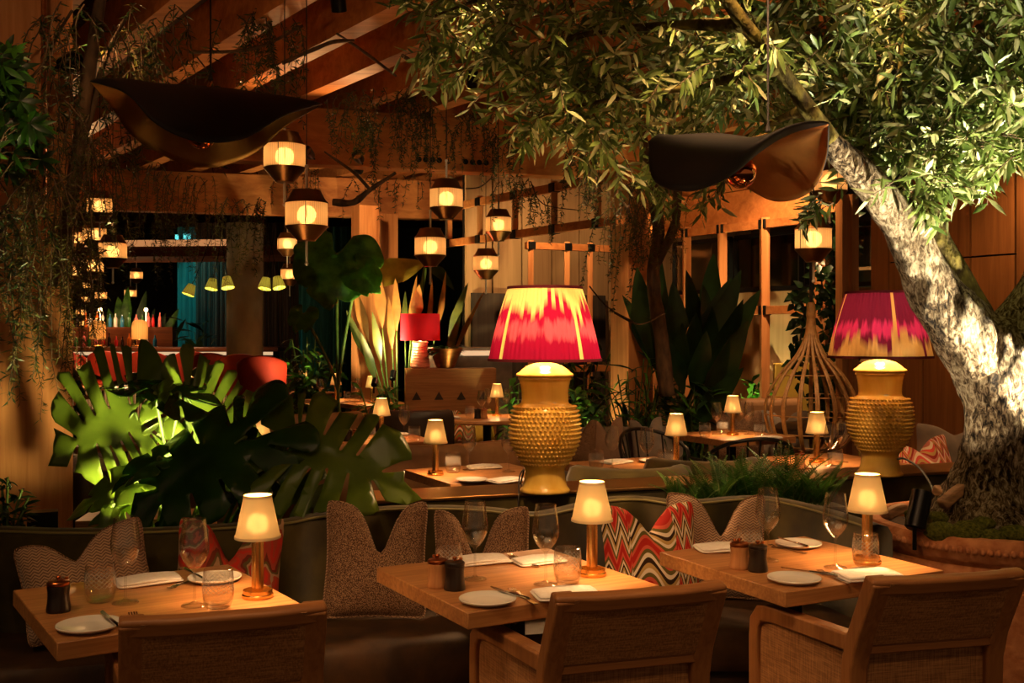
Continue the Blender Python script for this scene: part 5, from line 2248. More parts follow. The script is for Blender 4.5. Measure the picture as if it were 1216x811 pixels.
m.ball((0, 0, .38), .02)
m.tube([(0, 0, .24), (0, 0, .34)], .01)
m.build('bulb', M['bulb'], t)
lamp('POINT', 'bulb_light', (0, 0, .38), 9, WARM, t, .04)
t = thing('copper_planter', 'flared copper bowl planter beside the red lamp', 'planter', P(529, 438, 10.70))
t.location.z = ZB
t.scale = (1.06, 1.06, 1.06)
m = MB()
m.lathe([(0, 0), (.085, 0), (.09, .008), (.12, .09), (.165, .175), (.170, .182), (.160, .182), (.112, .09), (.0, .03)], 32)
m.build('bowl', M['copper'], t)
m = MB()
for k in range(40):
    a = rnd.uniform(0, 2 * PI)
    m.leaf(V(0, 0, .14), V(math.cos(a), math.sin(a), rnd.uniform(.1, 1)), V(0, 0, 1), rnd.uniform(.14, .26), .05, .5, 4)
m.build('leaves', M['dark_green'], t)
sc_ = thing('service_counter', 'service counter with a bright lit edge behind the crimson-shaded lamp', 'counter', (-.44, 11.24, 0), R(18))
m = MB()
m.box((0, 0, .63), (.8, .4, 1.26))
m.build('counter_body', M['grey_velvet'], sc_)
m = MB()
m.box((0, -.21, 1.29), (.82, .03, .05))
m.build('lit_edge', M['counter_lit'], sc_)
m = MB()
m.box((0, 0, 1.335), (.84, .44, .03))
m.build('counter_top', M['white_china'], sc_)

# ------------------------------------------------------------------ pendant lanterns
def b_lantern():
    t = thing('pendant_lantern', 'x', 'pendant lamp')
    m = MB()
    h = .0675
    N_ = 60
    m.grid(lambda u, v: V(math.cos(2 * PI * u) * (.119 + .0012 * math.cos(N_ * 2 * PI * u)), math.sin(2 * PI * u) * (.119 + .0012 * math.cos(N_ * 2 * PI * u)), -h + 2 * h * v), 180, 2, closeu=True)
    m.build('drum_shade', M['lantern_shade'], t, ang=180)
    m = MB()
    m.lathe([(.122, h - .003), (.124, h), (.122, h + .004), (.105, h + .022), (.080, h + .070), (.078, h + .070), (.102, h + .022), (.118, h)], 40, caps=False)
    m.lathe([(.0, h + .070), (.081, h + .070), (.081, h + .074), (.02, h + .078), (0, h + .078)], 40)
    m.build('upper_cone', M['bronze'], t)
    m = MB()
    m.lathe([(.122, -h + .003), (.124, -h), (.120, -h - .004), (.052, -h - .080), (.050, -h - .080), (.117, -h - .004), (.119, -h + .003)], 40, caps=False)
    m.lathe([(0, -h - .084), (.053, -h - .084), (.053, -h - .079), (0, -h - .079)], 32)
    m.build('lower_cone', M['bronze'], t)
    m = MB()
    for k in range(3):
        a = 2 * PI * k / 3 + .6
        m.tube([(math.cos(a) * .1225, math.sin(a) * .1225, -h), (math.cos(a) * .1225, math.sin(a) * .1225, h)], .0022, 6)
    m.build('seam_wire', M['black_metal'], t)
    m = MB()
    m.tube([(0, 0, -h - .08), (0, 0, -h - .205)], .0085, 8)
    m.ball((0, 0, -h - .213), .012, 12, 8)
    m.build('finial', M['white_tube'], t)
    m = MB()
    m.tube([(0, 0, h + .07), (0, 0, h + .205)], .0085, 8)
    m.ball((0, 0, h + .21), .012, 12, 8)
    m.build('stem', M['white_tube'], t)
    m = MB()
    m.tube([(0, 0, h + .21), (0, 0, h + 1.75)], .0035, 6)
    m.build('hanging_cord', M['cord'], t)
    m = MB()
    m.ball((0, 0, .0), .009, 14, 10)
    m.tube([(0, 0, .012), (0, 0, .13)], .003, 8)
    m.build('bulb', M['bulb'], t)
    lamp('POINT', 'bulb_light', (0, 0, -.0), LANT_W, WARM, t, .06)
    return t


LANT_W = 9.0
LL = [(338, 186, 50, 'largest pleated lantern high up below the leaf-shaped pendant'), (364, 255, 51, 'large pleated lantern just below the highest one'), (530, 236, 40, 'pleated lantern hanging in front of the middle beam'),
      (511, 293, 38, 'pleated lantern above the bronze bird-of-paradise leaves'), (592, 267, 31.5, 'pleated lantern beside the timber lattice'), (577, 313, 30.5, 'pleated lantern against the tan wall panels'),
      (966, 284, 44, 'pleated lantern left of the olive trunk'), (985, 216, 42, 'pleated lantern half hidden by olive leaves'), (341, 290, 23.5, 'small lantern below left of the large pair'),
      (378, 283, 24, 'small lantern below right of the large pair'), (344, 326, 21.8, 'small lantern lowest left below the large pair'), (372, 321, 23, 'small lantern lowest right below the large pair'),
      (118.6, 245, 31, 'lantern topmost over the bar behind the vines'), (112.6, 279, 27, 'lantern second from the top over the bar'), (134, 298, 33, 'largest lantern over the bar'),
      (90, 283, 24, 'lantern at the left over the bar behind the vines'), (109.6, 316, 26, 'lantern in the middle of the bar cluster'), (86.6, 322, 22, 'lantern leftmost of the bar cluster'),
      (162, 327, 15, 'small lantern right of the bar cluster, the upper one'), (155, 348.5, 14.5, 'small lantern right of the bar cluster, the lower one'), (120, 351, 14, 'small lantern below the bar cluster'),
      (104, 339, 11.5, 'tiny far lantern below the bar cluster at the left'), (101.5, 355.5, 11.1, 'tiny lowest lantern of the bar cluster'), (96, 371, 11.8, 'tiny far lantern just above the bar bottles'), (100, 384, 11.3, 'tiny far lantern among the bar bottles')]
for px, py, w_, l in LL:
    put(b_lantern, l, P(px, py, .246 * F / w_), rnd.uniform(0, 2), 'pleated pendant lanterns')
# ------------------------------------------------------------------ plants further back
def blade(mb, st, base, tip_dir, stalk, L, W_, nrm, mi=0, droop=.25, seg=8, fold=.35, lean=.15):
    """a long stalk carrying one paddle-shaped leaf"""
    d = tip_dir.normalized()
    pts = []
    p = Vector(base)
    dd = (V(0, 0, 1) * .7 + d * .5).normalized()
    for i in range(7):
        pts.append(p.copy())
        dd = (dd * .8 + d * .2).normalized()
        p = p + dd * (stalk / 6)
    st.tube(pts, [.012 * (1 - .08 * i) for i in range(7)], 6)
    mb.leaf(pts[-1], dd, nrm, L, W_, droop, seg, fold, mi, .40)


def paddle_plant(name, label, c, spec, mat_, extra=None, cat='plant'):
    t = thing(name, label, cat, c)
    c = Vector(c)
    mb, st = MB(), MB()
    for base_px, (px, py, d), L, W_, nrm, mi in spec:
        tgt = P(px, py, d) - c                    # the tip of the leaf
        base = V(rnd.uniform(-.10, .10), rnd.uniform(-.10, .10), 0) if base_px is None else V(base_px, 0, 0)
        d_ = (tgt - base)
        stalk_l = max(.1, d_.length - L)
        e = base + d_.normalized() * stalk_l
        k = spline([base, base.lerp(e, .5) + V(0, 0, .04), e], 5)
        st.tube(k, [.014 - .0006 * i for i in range(len(k))], 6)
        mb.leaf(e, (tgt - e).normalized() + V(0, 0, .08), Vector(nrm), L, W_, .06, 10, .3, mi, .42)
    mb.build('leaves', mat_, t, ang=180)
    st.build('stalks', M['stem'], t, ang=180)
    return t


rnd = random.Random(31)
# bird of paradise with bronze leaves behind the red lamp
S = [(None, (447, 312, 11.15), 0.68, .13, (.3, -1, .3), 1), (None, (418, 335, 11.25), 0.66, .12, (.3, -1, .3), 1), (None, (470, 330, 11.05), 0.55, .10, (.3, -1, .3), 1), (None, (493, 326, 11.25), 0.66, .09, (-.6, -1, .3), 1),
     (None, (498, 338, 10.95), 0.40, .14, (.0, -1, .2), 1), (None, (516, 330, 11.15), 0.61, .07, (.8, -1, .3), 1), (None, (533, 322, 11.35), 0.66, .08, (.8, -1, .3), 1), (None, (556, 335, 11.35), 0.68, .12, (-.3, -1, .4), 2),
     (None, (575, 345, 11.15), 0.77, .07, (0, -.6, 1), 1), (None, (548, 370, 11.05), 0.55, .10, (-.3, -1, .4), 2), (None, (442, 370, 10.95), 0.55, .10, (.3, -1, .3), 2), (None, (428, 395, 10.95), 0.55, .10, (.3, -1, .3), 2),
     (None, (462, 352, 11.15), 0.55, .09, (.3, -1, .3), 1), (None, (480, 345, 11.35), 0.55, .09, (-.3, -1, .3), 2), (None, (410, 368, 11.25), 0.55, .10, (.2, -1, .5), 2), (None, (540, 395, 11.25), 0.55, .12, (-.2, -1, .5), 2)]
paddle_plant('bird_of_paradise_plant', 'bird of paradise with bronze-lit upright leaves behind the red lamp', (-1.12, 11.35, .0), S, [M['green'], M['dry_leaf'], M['banana']])
# its big yellow-green hanging leaf and the dark round leaf beside it
t = thing('banana_plant', 'banana plant with one broad yellow-green leaf above the bronze leaves', 'plant', (-1.2, 11.7, 0))
mb, st = MB(), MB()
o_ = V(-1.2, 11.7, 0)
st.tube(spline([V(0, 0, 0), V(.1, .05, 1.2), P(505, 318, 11.6) - o_], 6), .025, 8)
e = P(505, 312, 11.6) - o_
mb.leaf(e, P(418, 340, 11.2) - o_ - e, V(.2, -.6, .8), .90, .44, .12, 14, .25, 0, .4)
mb.leaf(e, P(548, 342, 11.4) - o_ - e, V(.2, -.6, .8), .45, .18, .2, 10, .25, 1, .4)
mb.build('leaves', [M['yellow_leaf'], M['dark_green']], t, ang=180)
st.build('stalks', M['stem'], t, ang=180)
t = thing('elephant_ear_plant', 'elephant ear plant with one huge dark round leaf left of the bronze leaves', 'plant', (-1.75, 10.8, 0))
o_ = V(-1.75, 10.8, 0)
for J, tp, mt, sd in ((P(400, 300, 10.9), P(385, 356, 10.5), 'green', 2), (P(425, 318, 10.8), P(450, 345, 10.6), 'green', 4), (P(360, 372, 10.8), P(352, 392, 10.6), 'green', 6)):
    mleaf(t, J - V(0, 0, 0), tp, V(.1, -.8, .5), M[mt], sd, .2, .1, .3, 1, 1.25 if sd == 2 else .9, False, .1, o_)
st = MB()
for q in (P(400, 300, 10.9), P(425, 318, 10.8), P(360, 372, 10.8)):
    st.tube(spline([V(rnd.uniform(-.1, .1), 0, 0), V(0, .05, .9), q - o_], 6), .016, 8)
st.build('stalks', M['stem'], t, ang=180)


def bush(name, label, c, r, n_, L, W_, mats, px=None, cat='plant', tw_=True, droop=.3, stand=True, group=None):
    t = thing(name, label, cat, c, 0, group)
    mb, st = MB(), MB()
    k = max(8, n_ // 14)
    for i in range(k):
        a = rnd.uniform(0, 2 * PI)
        e = V(math.cos(a) * r[0] * rnd.uniform(.2, .9), math.sin(a) * r[1] * rnd.uniform(.2, .9), r[2] * 2 * rnd.uniform(.25, .92))
        pts = spline([V(e.x * .1, e.y * .1, 0), V(e.x * .5, e.y * .5, e.z * .6), e], 5)
        st.tube(pts, .006, 5)
        for j in range(n_ // k):
            f = rnd.uniform(.25, 1) * (len(pts) - 1)
            q = pts[min(len(pts) - 2, int(f))].lerp(pts[min(len(pts) - 1, int(f) + 1)], f % 1)
            d = V(q.x / r[0] + rnd.uniform(-.9, .9), q.y / r[1] + rnd.uniform(-.9, .9), rnd.uniform(-.5, .8))
            mb.leaf(q, d, V(rnd.uniform(-.5, .5), rnd.uniform(-.8, .2), 1), L * rnd.uniform(.7, 1.25), W_ * rnd.uniform(.7, 1.2), droop * rnd.uniform(.4, 1.4), 4, .25, rnd.randrange(len(mats)))
    mb.build('foliage', mats, t, ang=180)
    st.build('stems', M['stem'], t, ang=180)
    return t


G1, G2 = [M['green'], M['dark_green']], [M['dark_green'], M['dark_green'], M['green']]
bush('leafy_bush', 'tall leafy bush with lit green leaves left of the elephant ear', ((366 - CX) / F * 13.0, 13.0, 0), (.36, .30, .86), 420, .20, .07, G1)
bush('low_fern_bush', 'bright green low bush lit from below left of the wooden booth', ((452 - CX) / F * 10.5, 10.5, 0), (.24, .22, .54), 260, .16, .045, [M['green']])
bush('potted_bush', 'dark green bush behind the crimson shade at its left', ((612 - CX) / F * 10.2, 10.2, 0), (.22, .22, .55), 190, .18, .06, G2)
bush('potted_bush', 'dark green bush behind the crimson shade at its right', ((694 - CX) / F * 9.8, 9.8, 0), (.24, .22, .62), 230, .18, .06, G1)
bush('leafy_bush', 'bright leafy bush lit from below under the right lattice windows', ((893 - CX) / F * 10.2, 10.2, 0), (.20, .12, .60), 340, .15, .065, [M['green']])
bush('leafy_bush', 'bright leafy bush behind the hanging chair', ((966 - CX) / F * 9.6, 9.6, 0), (.20, .12, .60), 330, .15, .07, [M['green'], M['green'], M['dark_green']])
bush('leafy_bush', 'leafy bush under the tan panels left of the middle column', ((690 - CX) / F * 11.0, 11.0, 0), (.35, .25, .85), 260, .16, .05, G2)
bush('bar_plant', 'dark plant with long leaves beside the bar at the far left', ((78 - CX) / F * 12.0, 12.0, 0), (.28, .28, .70), 90, .42, .13, [M['dark_green']])
bush('leafy_bush', 'dim leafy bush beyond the bar by the brown curtain', ((243 - CX) / F * 18.6, 18.6, 0), (.5, .3, .95), 160, .34, .12, [M['dark_green']])
bush('corner_plant', 'dark small-leaved plant at the left edge beside the column', ((8 - CX) / F * 4.55, 4.55, .55), (.12, .14, .18), 190, .065, .022, [M['dark_green']])
m = MB()
m.box(((20 - CX) / F * 4.6, 4.62, .275), (.44, .34, .55), R(24))
tag(bevel(m.build('corner_planter', M['dark_leather']), .008), 'dark planter box at the foot of the left column', 'planter')
m = MB()
m.box(((46 - CX) / F * 4.86, 4.90, .345), (.13, .10, .69), R(24))
tag(bevel(m.build('black_plinth', M['black_metal']), .004), 'black plinth block at the foot of the left column', 'plinth')
# low cabinet with a lattice band under the monstera
t = thing('cane_cabinet', 'low yellow cabinet with a pale lattice band below the monstera', 'cabinet', (-1.80, 5.34, 0), R(8))
m = MB()
m.box((0, 0, .30), (.62, .30, .60))
m.build('cabinet_body', M['oak'], t)
m = MB()
for i in range(26):
    for j in range(5):
        if (i + j) % 2 == 0:
            m.box((-.29 + i * .0232, -.156, .47 + j * .02), (.019, .012, .016))
m.build('lattice_band', M['cream_rib'], t)
# dark plants in front of the middle column
S = []
for px, py, d, L, bx in ((752, 318, 8.1, .8, -.1), (775, 285, 8.3, .95, -.2), (800, 335, 8.0, .55, -.1), (838, 338, 8.1, .5, .1), (884, 322, 7.9, 1.0, -.45), (905, 345, 7.8, .9, -.5), (893, 385, 7.7, .75, -.5), (890, 360, 7.8, .8, -.55),
                      (846, 300, 8.3, .6, .1), (825, 372, 7.9, .5, .0), (808, 385, 7.8, .5, -.1), (850, 365, 7.9, .5, -.2), (872, 405, 7.7, .5, -.5), (884, 440, 7.6, .6, -.6), (772, 365, 7.9, .6, .1), (862, 345, 8.2, .6, -.2), (842, 395, 7.7, .5, -.3),
                      (740, 350, 8.2, .6, .2), (818, 320, 8.1, .6, .1), (790, 400, 7.7, .5, .2), (870, 330, 8.0, .7, -.4)):
    d += 1.0
    L *= 1.1
    S.append((bx, (px, py, d), L, .22 if L < .7 else .27, (rnd.uniform(-.9, .9), -1, rnd.uniform(.1, .8)), 0))
paddle_plant('dark_paddle_plant', 'tall dark plant with big paddle leaves right of the middle column', (1.60, 9.35, .0), S, [M['dark_green']])
bush('dark_palm', 'dark arching palm in front of the middle column', ((752 - CX) / F * 8.9, 8.9, 0), (.38, .13, .74), 520, .26, .032, [M['dark_green'], M['green'], M['dark_green']], droop=.6)
bush('dark_bush', 'dark glossy bush below the paddle leaves', ((825 - CX) / F * 8.95, 8.95, 0), (.36, .22, .60), 330, .20, .05, [M['dark_green'], M['green'], M['dark_green']], droop=.5)
S = []
for px, py, L in ((150, 340, .8), (140, 352, .7), (172, 345, .9), (182, 365, .9), (128, 366, .8), (196, 372, .8), (160, 372, .8), (212, 366, .9)):
    S.append((None, (px, py, 19.6), L, .26, (rnd.uniform(-.5, .5), -1, .4), rnd.choice((0, 1))))
paddle_plant('tall_bar_plant', 'tall broad-leaved plant standing behind the bar', ((160 - CX) / F * 19.6, 19.6, 0), S, [M['green'], M['dark_green']])

# hanging wicker chair
HC_ = V((963 - CX) / F * 8.2, 8.2, 0)
t = thing('hanging_chair', 'open wicker hanging egg chair left of the studded lamp by the olive tree', 'hanging chair', (HC_.x, HC_.y, .60))
zt = 1.66 - .60
prof = [(.02, zt), (.026, zt - .09), (.045, zt - .20), (.115, zt - .34), (.235, zt - .48), (.325, zt - .64), (.345, zt - .78), (.31, zt - .92), (.23, zt - 1.02), (.12, zt - 1.06), (.0, zt - 1.07)]
for i in range(14):
    a = R(-205 + i * 21.5)
    q = MB()
    for e in (-.012, 0.012):
        q.tube(spline([V(math.cos(a + e * 2) * r, math.sin(a + e * 2) * r, z) for r, z in prof], 4), .0095, 6)
    q.build('rib', M['wicker'], t)
for r, z in prof[3:10]:
    q = MB()
    a0, a1 = R(-205), R(-205 + 13 * 21.5)
    q.tube([V(math.cos(a0 + (a1 - a0) * k / 30) * r, math.sin(a0 + (a1 - a0) * k / 30) * r, z) for k in range(31)], .005, 6)
    q.build('ring', M['wicker'], t)
m = MB()
m.lathe([(.032, 0), (.036, .02), (.034, .06), (.03, .10), (.02, .12), (0, .12)], 16, (0, 0, zt - .05))
m.build('binding', M['wicker'], t)
m = MB()
m.lathe([(0, 0), (.22, .0), (.28, .03), (.28, .07), (.24, .10), (0, .11)], 28, (0, 0, zt - .95))
m.build('seat_cushion', M['dark_leather'], t)
m = MB()
m.tube([(0, 0, zt + .05), (0, 0, 3.5 - .60)], .012, 8)
m.build('hanging_rope', M['cord'], t)
m = MB()
m.box(((970 - CX) / F * 9.22, 9.22, .62), (.75, .06, 1.24), R(4))
tag(bevel(m.build('yellow_screen', M['yellow_cloth']), .01), 'yellow upholstered screen behind the hanging wicker chair', 'screen')

# ------------------------------------------------------------------ hanging and climbing greenery
def vine(label, start, n_, L, spread, mats, leafL=.05, leafW=.012, dens=60, group='vines hanging from the roof timbers', name='hanging_vine', thick=.004):
    """a bunch of trailing shoots hanging from one spot"""
    c = Vector(start)
    t = thing(name, label, 'vine', c, 0, group)
    mb, st = MB(), MB()
    for i in range(n_):
        p = V(rnd.gauss(0, spread * .6), rnd.gauss(0, spread * .4), rnd.uniform(-.05, .05))
        a = rnd.uniform(0, 2 * PI)
        d = V(math.cos(a) * .5, math.sin(a) * .5, rnd.uniform(-.4, .3))
        l = L * rnd.uniform(.4, 1.1)
        k = 9
        pts = [p.copy()]
        for j in range(k):
            d = (d * .72 + V(rnd.uniform(-.22, .22), rnd.uniform(-.22, .22), -.42)).normalized()
            p = p + d * (l / k)
            pts.append(p.copy())
        st.tube(pts, [thick * (1 - .08 * j) for j in range(k + 1)], 4)
        for j in range(int(dens * 1.5 * l)):
            f = rnd.uniform(0, k - .01)
            q = pts[int(f)].lerp(pts[int(f) + 1], f % 1)
            e = V(rnd.uniform(-1, 1), rnd.uniform(-1, 1), rnd.uniform(-1, .3))
            mb.leaf(q, e, V(rnd.uniform(-1, 1), rnd.uniform(-1, .4), rnd.uniform(0, 1)), leafL * .72 * rnd.uniform(.6, 1.3), leafW * .75, .15, 2, .25, rnd.randrange(len(mats)))
    mb.build('foliage', mats, t, ang=180)
    st.build('stems', M['vine_bark'], t, ang=180)
    return t


VL, MT = [M['vine_leaf'], M['dark_green']], [M['moss_thread'], M['vine_leaf']]
vs_ = [  # px, py, d, strands, length, spread, mats, leaf length, width, density, place
    (85, 20, 4.9, 16, .8, .16, VL, .055, .012, 70, 'at the top of the left column'), (150, 60, 5.2, 18, .55, .22, VL, .075, .012, 60, 'above the dark pendant shade, with narrow willow leaves'),
    (205, 20, 5.3, 14, .45, .22, VL, .08, .012, 60, 'along the top left edge'), (75, 130, 4.8, 18, .8, .14, MT, .04, .006, 120, 'down the right side of the left column'),
    (120, 175, 5.0, 22, .50, .16, MT, .05, .006, 130, 'in a mossy ball left of the dark pendant shade'), (55, 210, 4.6, 26, .95, .16, MT, .05, .006, 120, 'trailing in front of the left column'),
    (85, 290, 4.9, 22, .55, .14, MT, .05, .006, 120, 'over the lantern cluster at the left'), (25, 250, 4.4, 18, .8, .12, VL, .06, .012, 70, 'at the far left edge'),
    (185, 200, 8.0, 14, .6, .2, MT, .06, .008, 80, 'below the dark pendant shade on the far beam'), (220, 215, 9.5, 14, .65, .2, MT, .06, .008, 80, 'second along the far beam'), (255, 235, 12.0, 12, 1.0, .3, MT, .08, .012, 60, 'over the curtains by the concrete column'),
    (200, 262, 14.5, 18, .9, .5, VL, .10, .016, 50, 'in a dark row over the bar soffit'), (305, 240, 10.5, 10, .7, .12, VL, .07, .016, 60, 'left of the large lanterns'), (318, 20, 7.0, 22, .75, .2, VL, .07, .014, 70, 'from the second rafter'),
    (305, 110, 7.2, 10, .5, .16, VL, .07, .014, 70, 'beside the cords of the large lanterns'), (420, 115, 8.2, 14, .45, .22, VL, .06, .014, 70, 'from the middle rafter'), (440, 140, 8.8, 16, .5, .12, VL, .055, .014, 70, 'down the face of the middle beam'),
    (485, 110, 8.6, 16, .62, .16, VL, .055, .014, 70, 'second down the face of the middle beam'), (505, 130, 8.8, 12, .65, .06, VL, .055, .014, 80, 'straight strand on the middle beam'), (560, 140, 9.0, 16, .5, .22, VL, .055, .014, 70, 'third along the middle beam'),
    (600, 160, 9.0, 14, .6, .12, VL, .055, .014, 70, 'over the timber lattice'), (470, 215, 9.6, 14, .35, .35, VL, .06, .014, 60, 'under the middle beam'), (620, 215, 9.4, 12, .35, .16, VL, .055, .014, 70, 'on the lattice rail'),
    (690, 185, 8.8, 22, .62, .14, VL, .055, .014, 80, 'left of the middle column'), (645, 230, 9.8, 10, .4, .12, VL, .055, .014, 70, 'under the lattice'), (365, 200, 10.0, 12, .4, .22, VL, .06, .014, 60, 'behind the large lanterns'),
    (760, 215, 8.6, 20, .75, .14, MT, .05, .010, 90, 'at the head of the middle column'), (785, 235, 8.4, 18, .65, .14, MT, .05, .010, 90, 'right of the middle column'), (735, 240, 8.6, 10, .9, .06, VL, .05, .018, 70, 'across the middle column')]
for px, py, d, n_, L, sp, mt, ll, lw, dn, wh in vs_:
    vine('trailing greenery ' + wh, P(px, py, d), n_, L, sp, mt, ll, lw, dn)
# bare climbing stems
def stems(label, specs, mat_='vine_bark', name='climbing_vine'):
    c = P(*specs[0][0][:3])
    t = thing(name, label, 'vine', c)
    for sp in specs:
        m = MB()
        pts = spline([P(*q[:3]) - c for q in sp], 7)
        rr = spline([V(q[3], 0, 0) for q in sp], 7)
        m.tube(pts, [max(.002, r.x) for r in rr], 10, 0, lambda p, a, i: 1 + .25 * noise.noise(p * 9))
        m.build('stem', M[mat_], t, ang=180)
    return t


stems('dark twisted vine trunk standing beside the middle column', [[(792, 470, 8.75, .07), (785, 400, 8.75, .06), (775, 330, 8.7, .055), (782, 270, 8.65, .05), (770, 200, 8.6, .05), (760, 150, 8.6, .04)],
                                                                    [(775, 320, 8.7, .04), (800, 270, 8.6, .035), (806, 215, 8.6, .03), (815, 170, 8.6, .02)],
                                                                    [(730, 372, 8.5, .006), (760, 385, 8.4, .006), (790, 372, 8.4, .005)], [(700, 340, 8.6, .006), (722, 365, 8.5, .006), (752, 382, 8.4, .006)]])
stems('dark vine trunks beside the left column above the bar', [[(62, 340, 5.0, .02), (80, 260, 5.0, .03), (92, 190, 5.0, .032), (102, 110, 5.0, .03), (112, 40, 5.0, .028), (125, -30, 5.0, .02)],
                                                               [(92, 190, 5.0, .02), (112, 120, 5.05, .016), (125, 70, 5.1, .012), (150, 20, 5.2, .01)], [(50, 80, 4.9, .008), (68, 42, 4.9, .008), (86, 12, 4.9, .006)],
                                                               [(38, 92, 4.8, .006), (66, 60, 4.85, .006), (90, 50, 4.9, .004)]])
stems('thin bare branches under the middle beam', [[(395, 240, 9.3, .03), (420, 240, 9.3, .03), (440, 225, 9.3, .02), (470, 205, 9.3, .012)], [(385, 180, 9.1, .008), (420, 205, 9.2, .014), (440, 226, 9.3, .018)],
                                                   [(553, 224, 9.6, .006), (570, 222, 9.5, .006), (585, 210, 9.5, .005)], [(630, 215, 9.8, .005), (645, 242, 9.8, .005), (690, 250, 9.8, .004)]])
stems('long rope-like branches across the rafters', [[(335, 75, 6.9, .012), (365, 62, 6.95, .014), (395, 50, 7.0, .014), (420, 48, 7.1, .01)], [(225, 62, 7.2, .01), (300, 58, 7.0, .012), (360, 30, 7.0, .010)],
                                                     [(478, 66, 7.6, .014), (520, 90, 8.2, .014), (560, 95, 8.4, .008)], [(400, 40, 7.0, .008), (430, 60, 7.3, .01), (470, 90, 8.0, .01)]])
# climber on the lattice right of the hanging chair
t = thing('climbing_vine', 'dark-leaved climber on the frame between the hanging chair and the panelled wall', 'vine', P(985, 500, 8.75))
c = Vector(t.location)
mb, st = MB(), MB()
for px0, py0, pts_ in ((0, 0, [(985, 500), (975, 440), (990, 380), (975, 330), (985, 270)]), (0, 0, [(990, 500), (1005, 430), (985, 360), (1003, 300), (1000, 250)]), (0, 0, [(970, 480), (950, 420), (955, 370), (945, 350)])):
    q = spline([P(a, b, 8.75) - c for a, b in pts_], 8)
    st.tube(q, .007, 6)
    for p in q:
        for k in range(5):
            e = V(rnd.uniform(-1, 1), rnd.uniform(-1, .4), rnd.uniform(-1, .5))
            mb.leaf(p + V(rnd.uniform(-.08, .08), rnd.uniform(-.04, .02), rnd.uniform(-.06, .06)), e, V(rnd.uniform(-.4, .4), -1, rnd.uniform(0, .6)), rnd.uniform(.07, .12), .06, .2, 3, .2, 0, .3)
mb.build('foliage', M['dark_green'], t, ang=180)
st.build('stems', M['vine_bark'], t, ang=180)
m = MB()
for px in (1000, 1012):
    p = P(px, 300, 8.6)
    m.box((p.x, p.y, 1.3), (.07, .07, 2.6), R(30))
tag(m.build('trellis_post', M['panel_wood']), 'dark twin trellis posts where the panelled wall begins', 'post')
# schefflera at the left edge
t = thing('umbrella_plant', 'umbrella plant with fingered green leaves at the upper left edge', 'plant', (-2.46, 4.12, 0))
c = Vector(t.location)
m = MB()
m.lathe([(0, 0), (.11, 0), (.12, .01), (.15, .30), (.155, .32), (.14, .32), (.135, .28), (0, .27)], 28)
m.build('pot', M['terracotta'], t)
mb, st = MB(), MB()
hub = P(-22, 300, 4.4) - c
st.tube(spline([V(0, 0, .26), V(.02, .05, 1.0), hub, V(hub.x + .02, hub.y, 2.2), V(hub.x + .05, hub.y, 2.5)], 6), .014, 8)
for i in range(66):
    px, py = rnd.uniform(-30, 52), rnd.uniform(60, 205)
    if px > 10 + (py - 60) * .35 and py < 150:
        px *= .4
    e = P(px, py, rnd.uniform(4.2, 4.75)) - c
    st.tube(spline([V(hub.x, hub.y, min(2.4, max(1.4, e.z - .25))), V((e.x + hub.x) / 2, (e.y + hub.y) / 2, e.z - .02), e], 4), .003, 5)
    out = V(rnd.uniform(-.6, .6), -.7, rnd.uniform(-.1, .6)).normalized()
    f = frame(V(rnd.uniform(-1, 1), 0, rnd.uniform(-1, 1)), out)
    for k in range(7):
        a = 2 * PI * k / 7 + rnd.uniform(-.15, .15)
        mb.leaf(e, f @ V(math.cos(a), math.sin(a), -.25), out, rnd.uniform(.07, .105), .028, .25, 4, .2, rnd.randrange(2))
mb.build('foliage', [M['green'], M['dark_green']], t, ang=180)
st.build('stems', M['vine_bark'], t, ang=180)

# ------------------------------------------------------------------ lights of the place and added fill
def ceiling_spot(label, p, tgt, power, ang, col=WARM):
    t = thing('ceiling_spotlight', label, 'spotlight', p, 0)
    d = (Vector(tgt) - Vector(p)).normalized()
    q = d.to_track_quat('Z', 'Y').to_matrix()
    m = MB()
    m.lathe([(0, -.10), (.04, -.10), (.045, -.09), (.045, .05), (.040, .05), (.038, .02), (0, .018)], 20, m=q)
    m.build('spotlight_body', M['black_metal'], t)
    m = MB()
    m.tube([q @ V(0, 0, -.09), q @ V(0, 0, -.09) + V(0, 0, max(.1, 3.53 - p[2]))], .008, 6)
    m.build('bracket', M['black_metal'], t)
    m = MB()
    m.lathe([(0, .02), (.036, .02), (.036, .024), (0, .026)], 16, m=q)
    m.build('lens', M['bulb'], t)
    lamp('SPOT', 'spot_light', q @ V(0, 0, .06), power, col, t, .03, V(0, 0, .06) + d * 2, ang, .7)
    return t


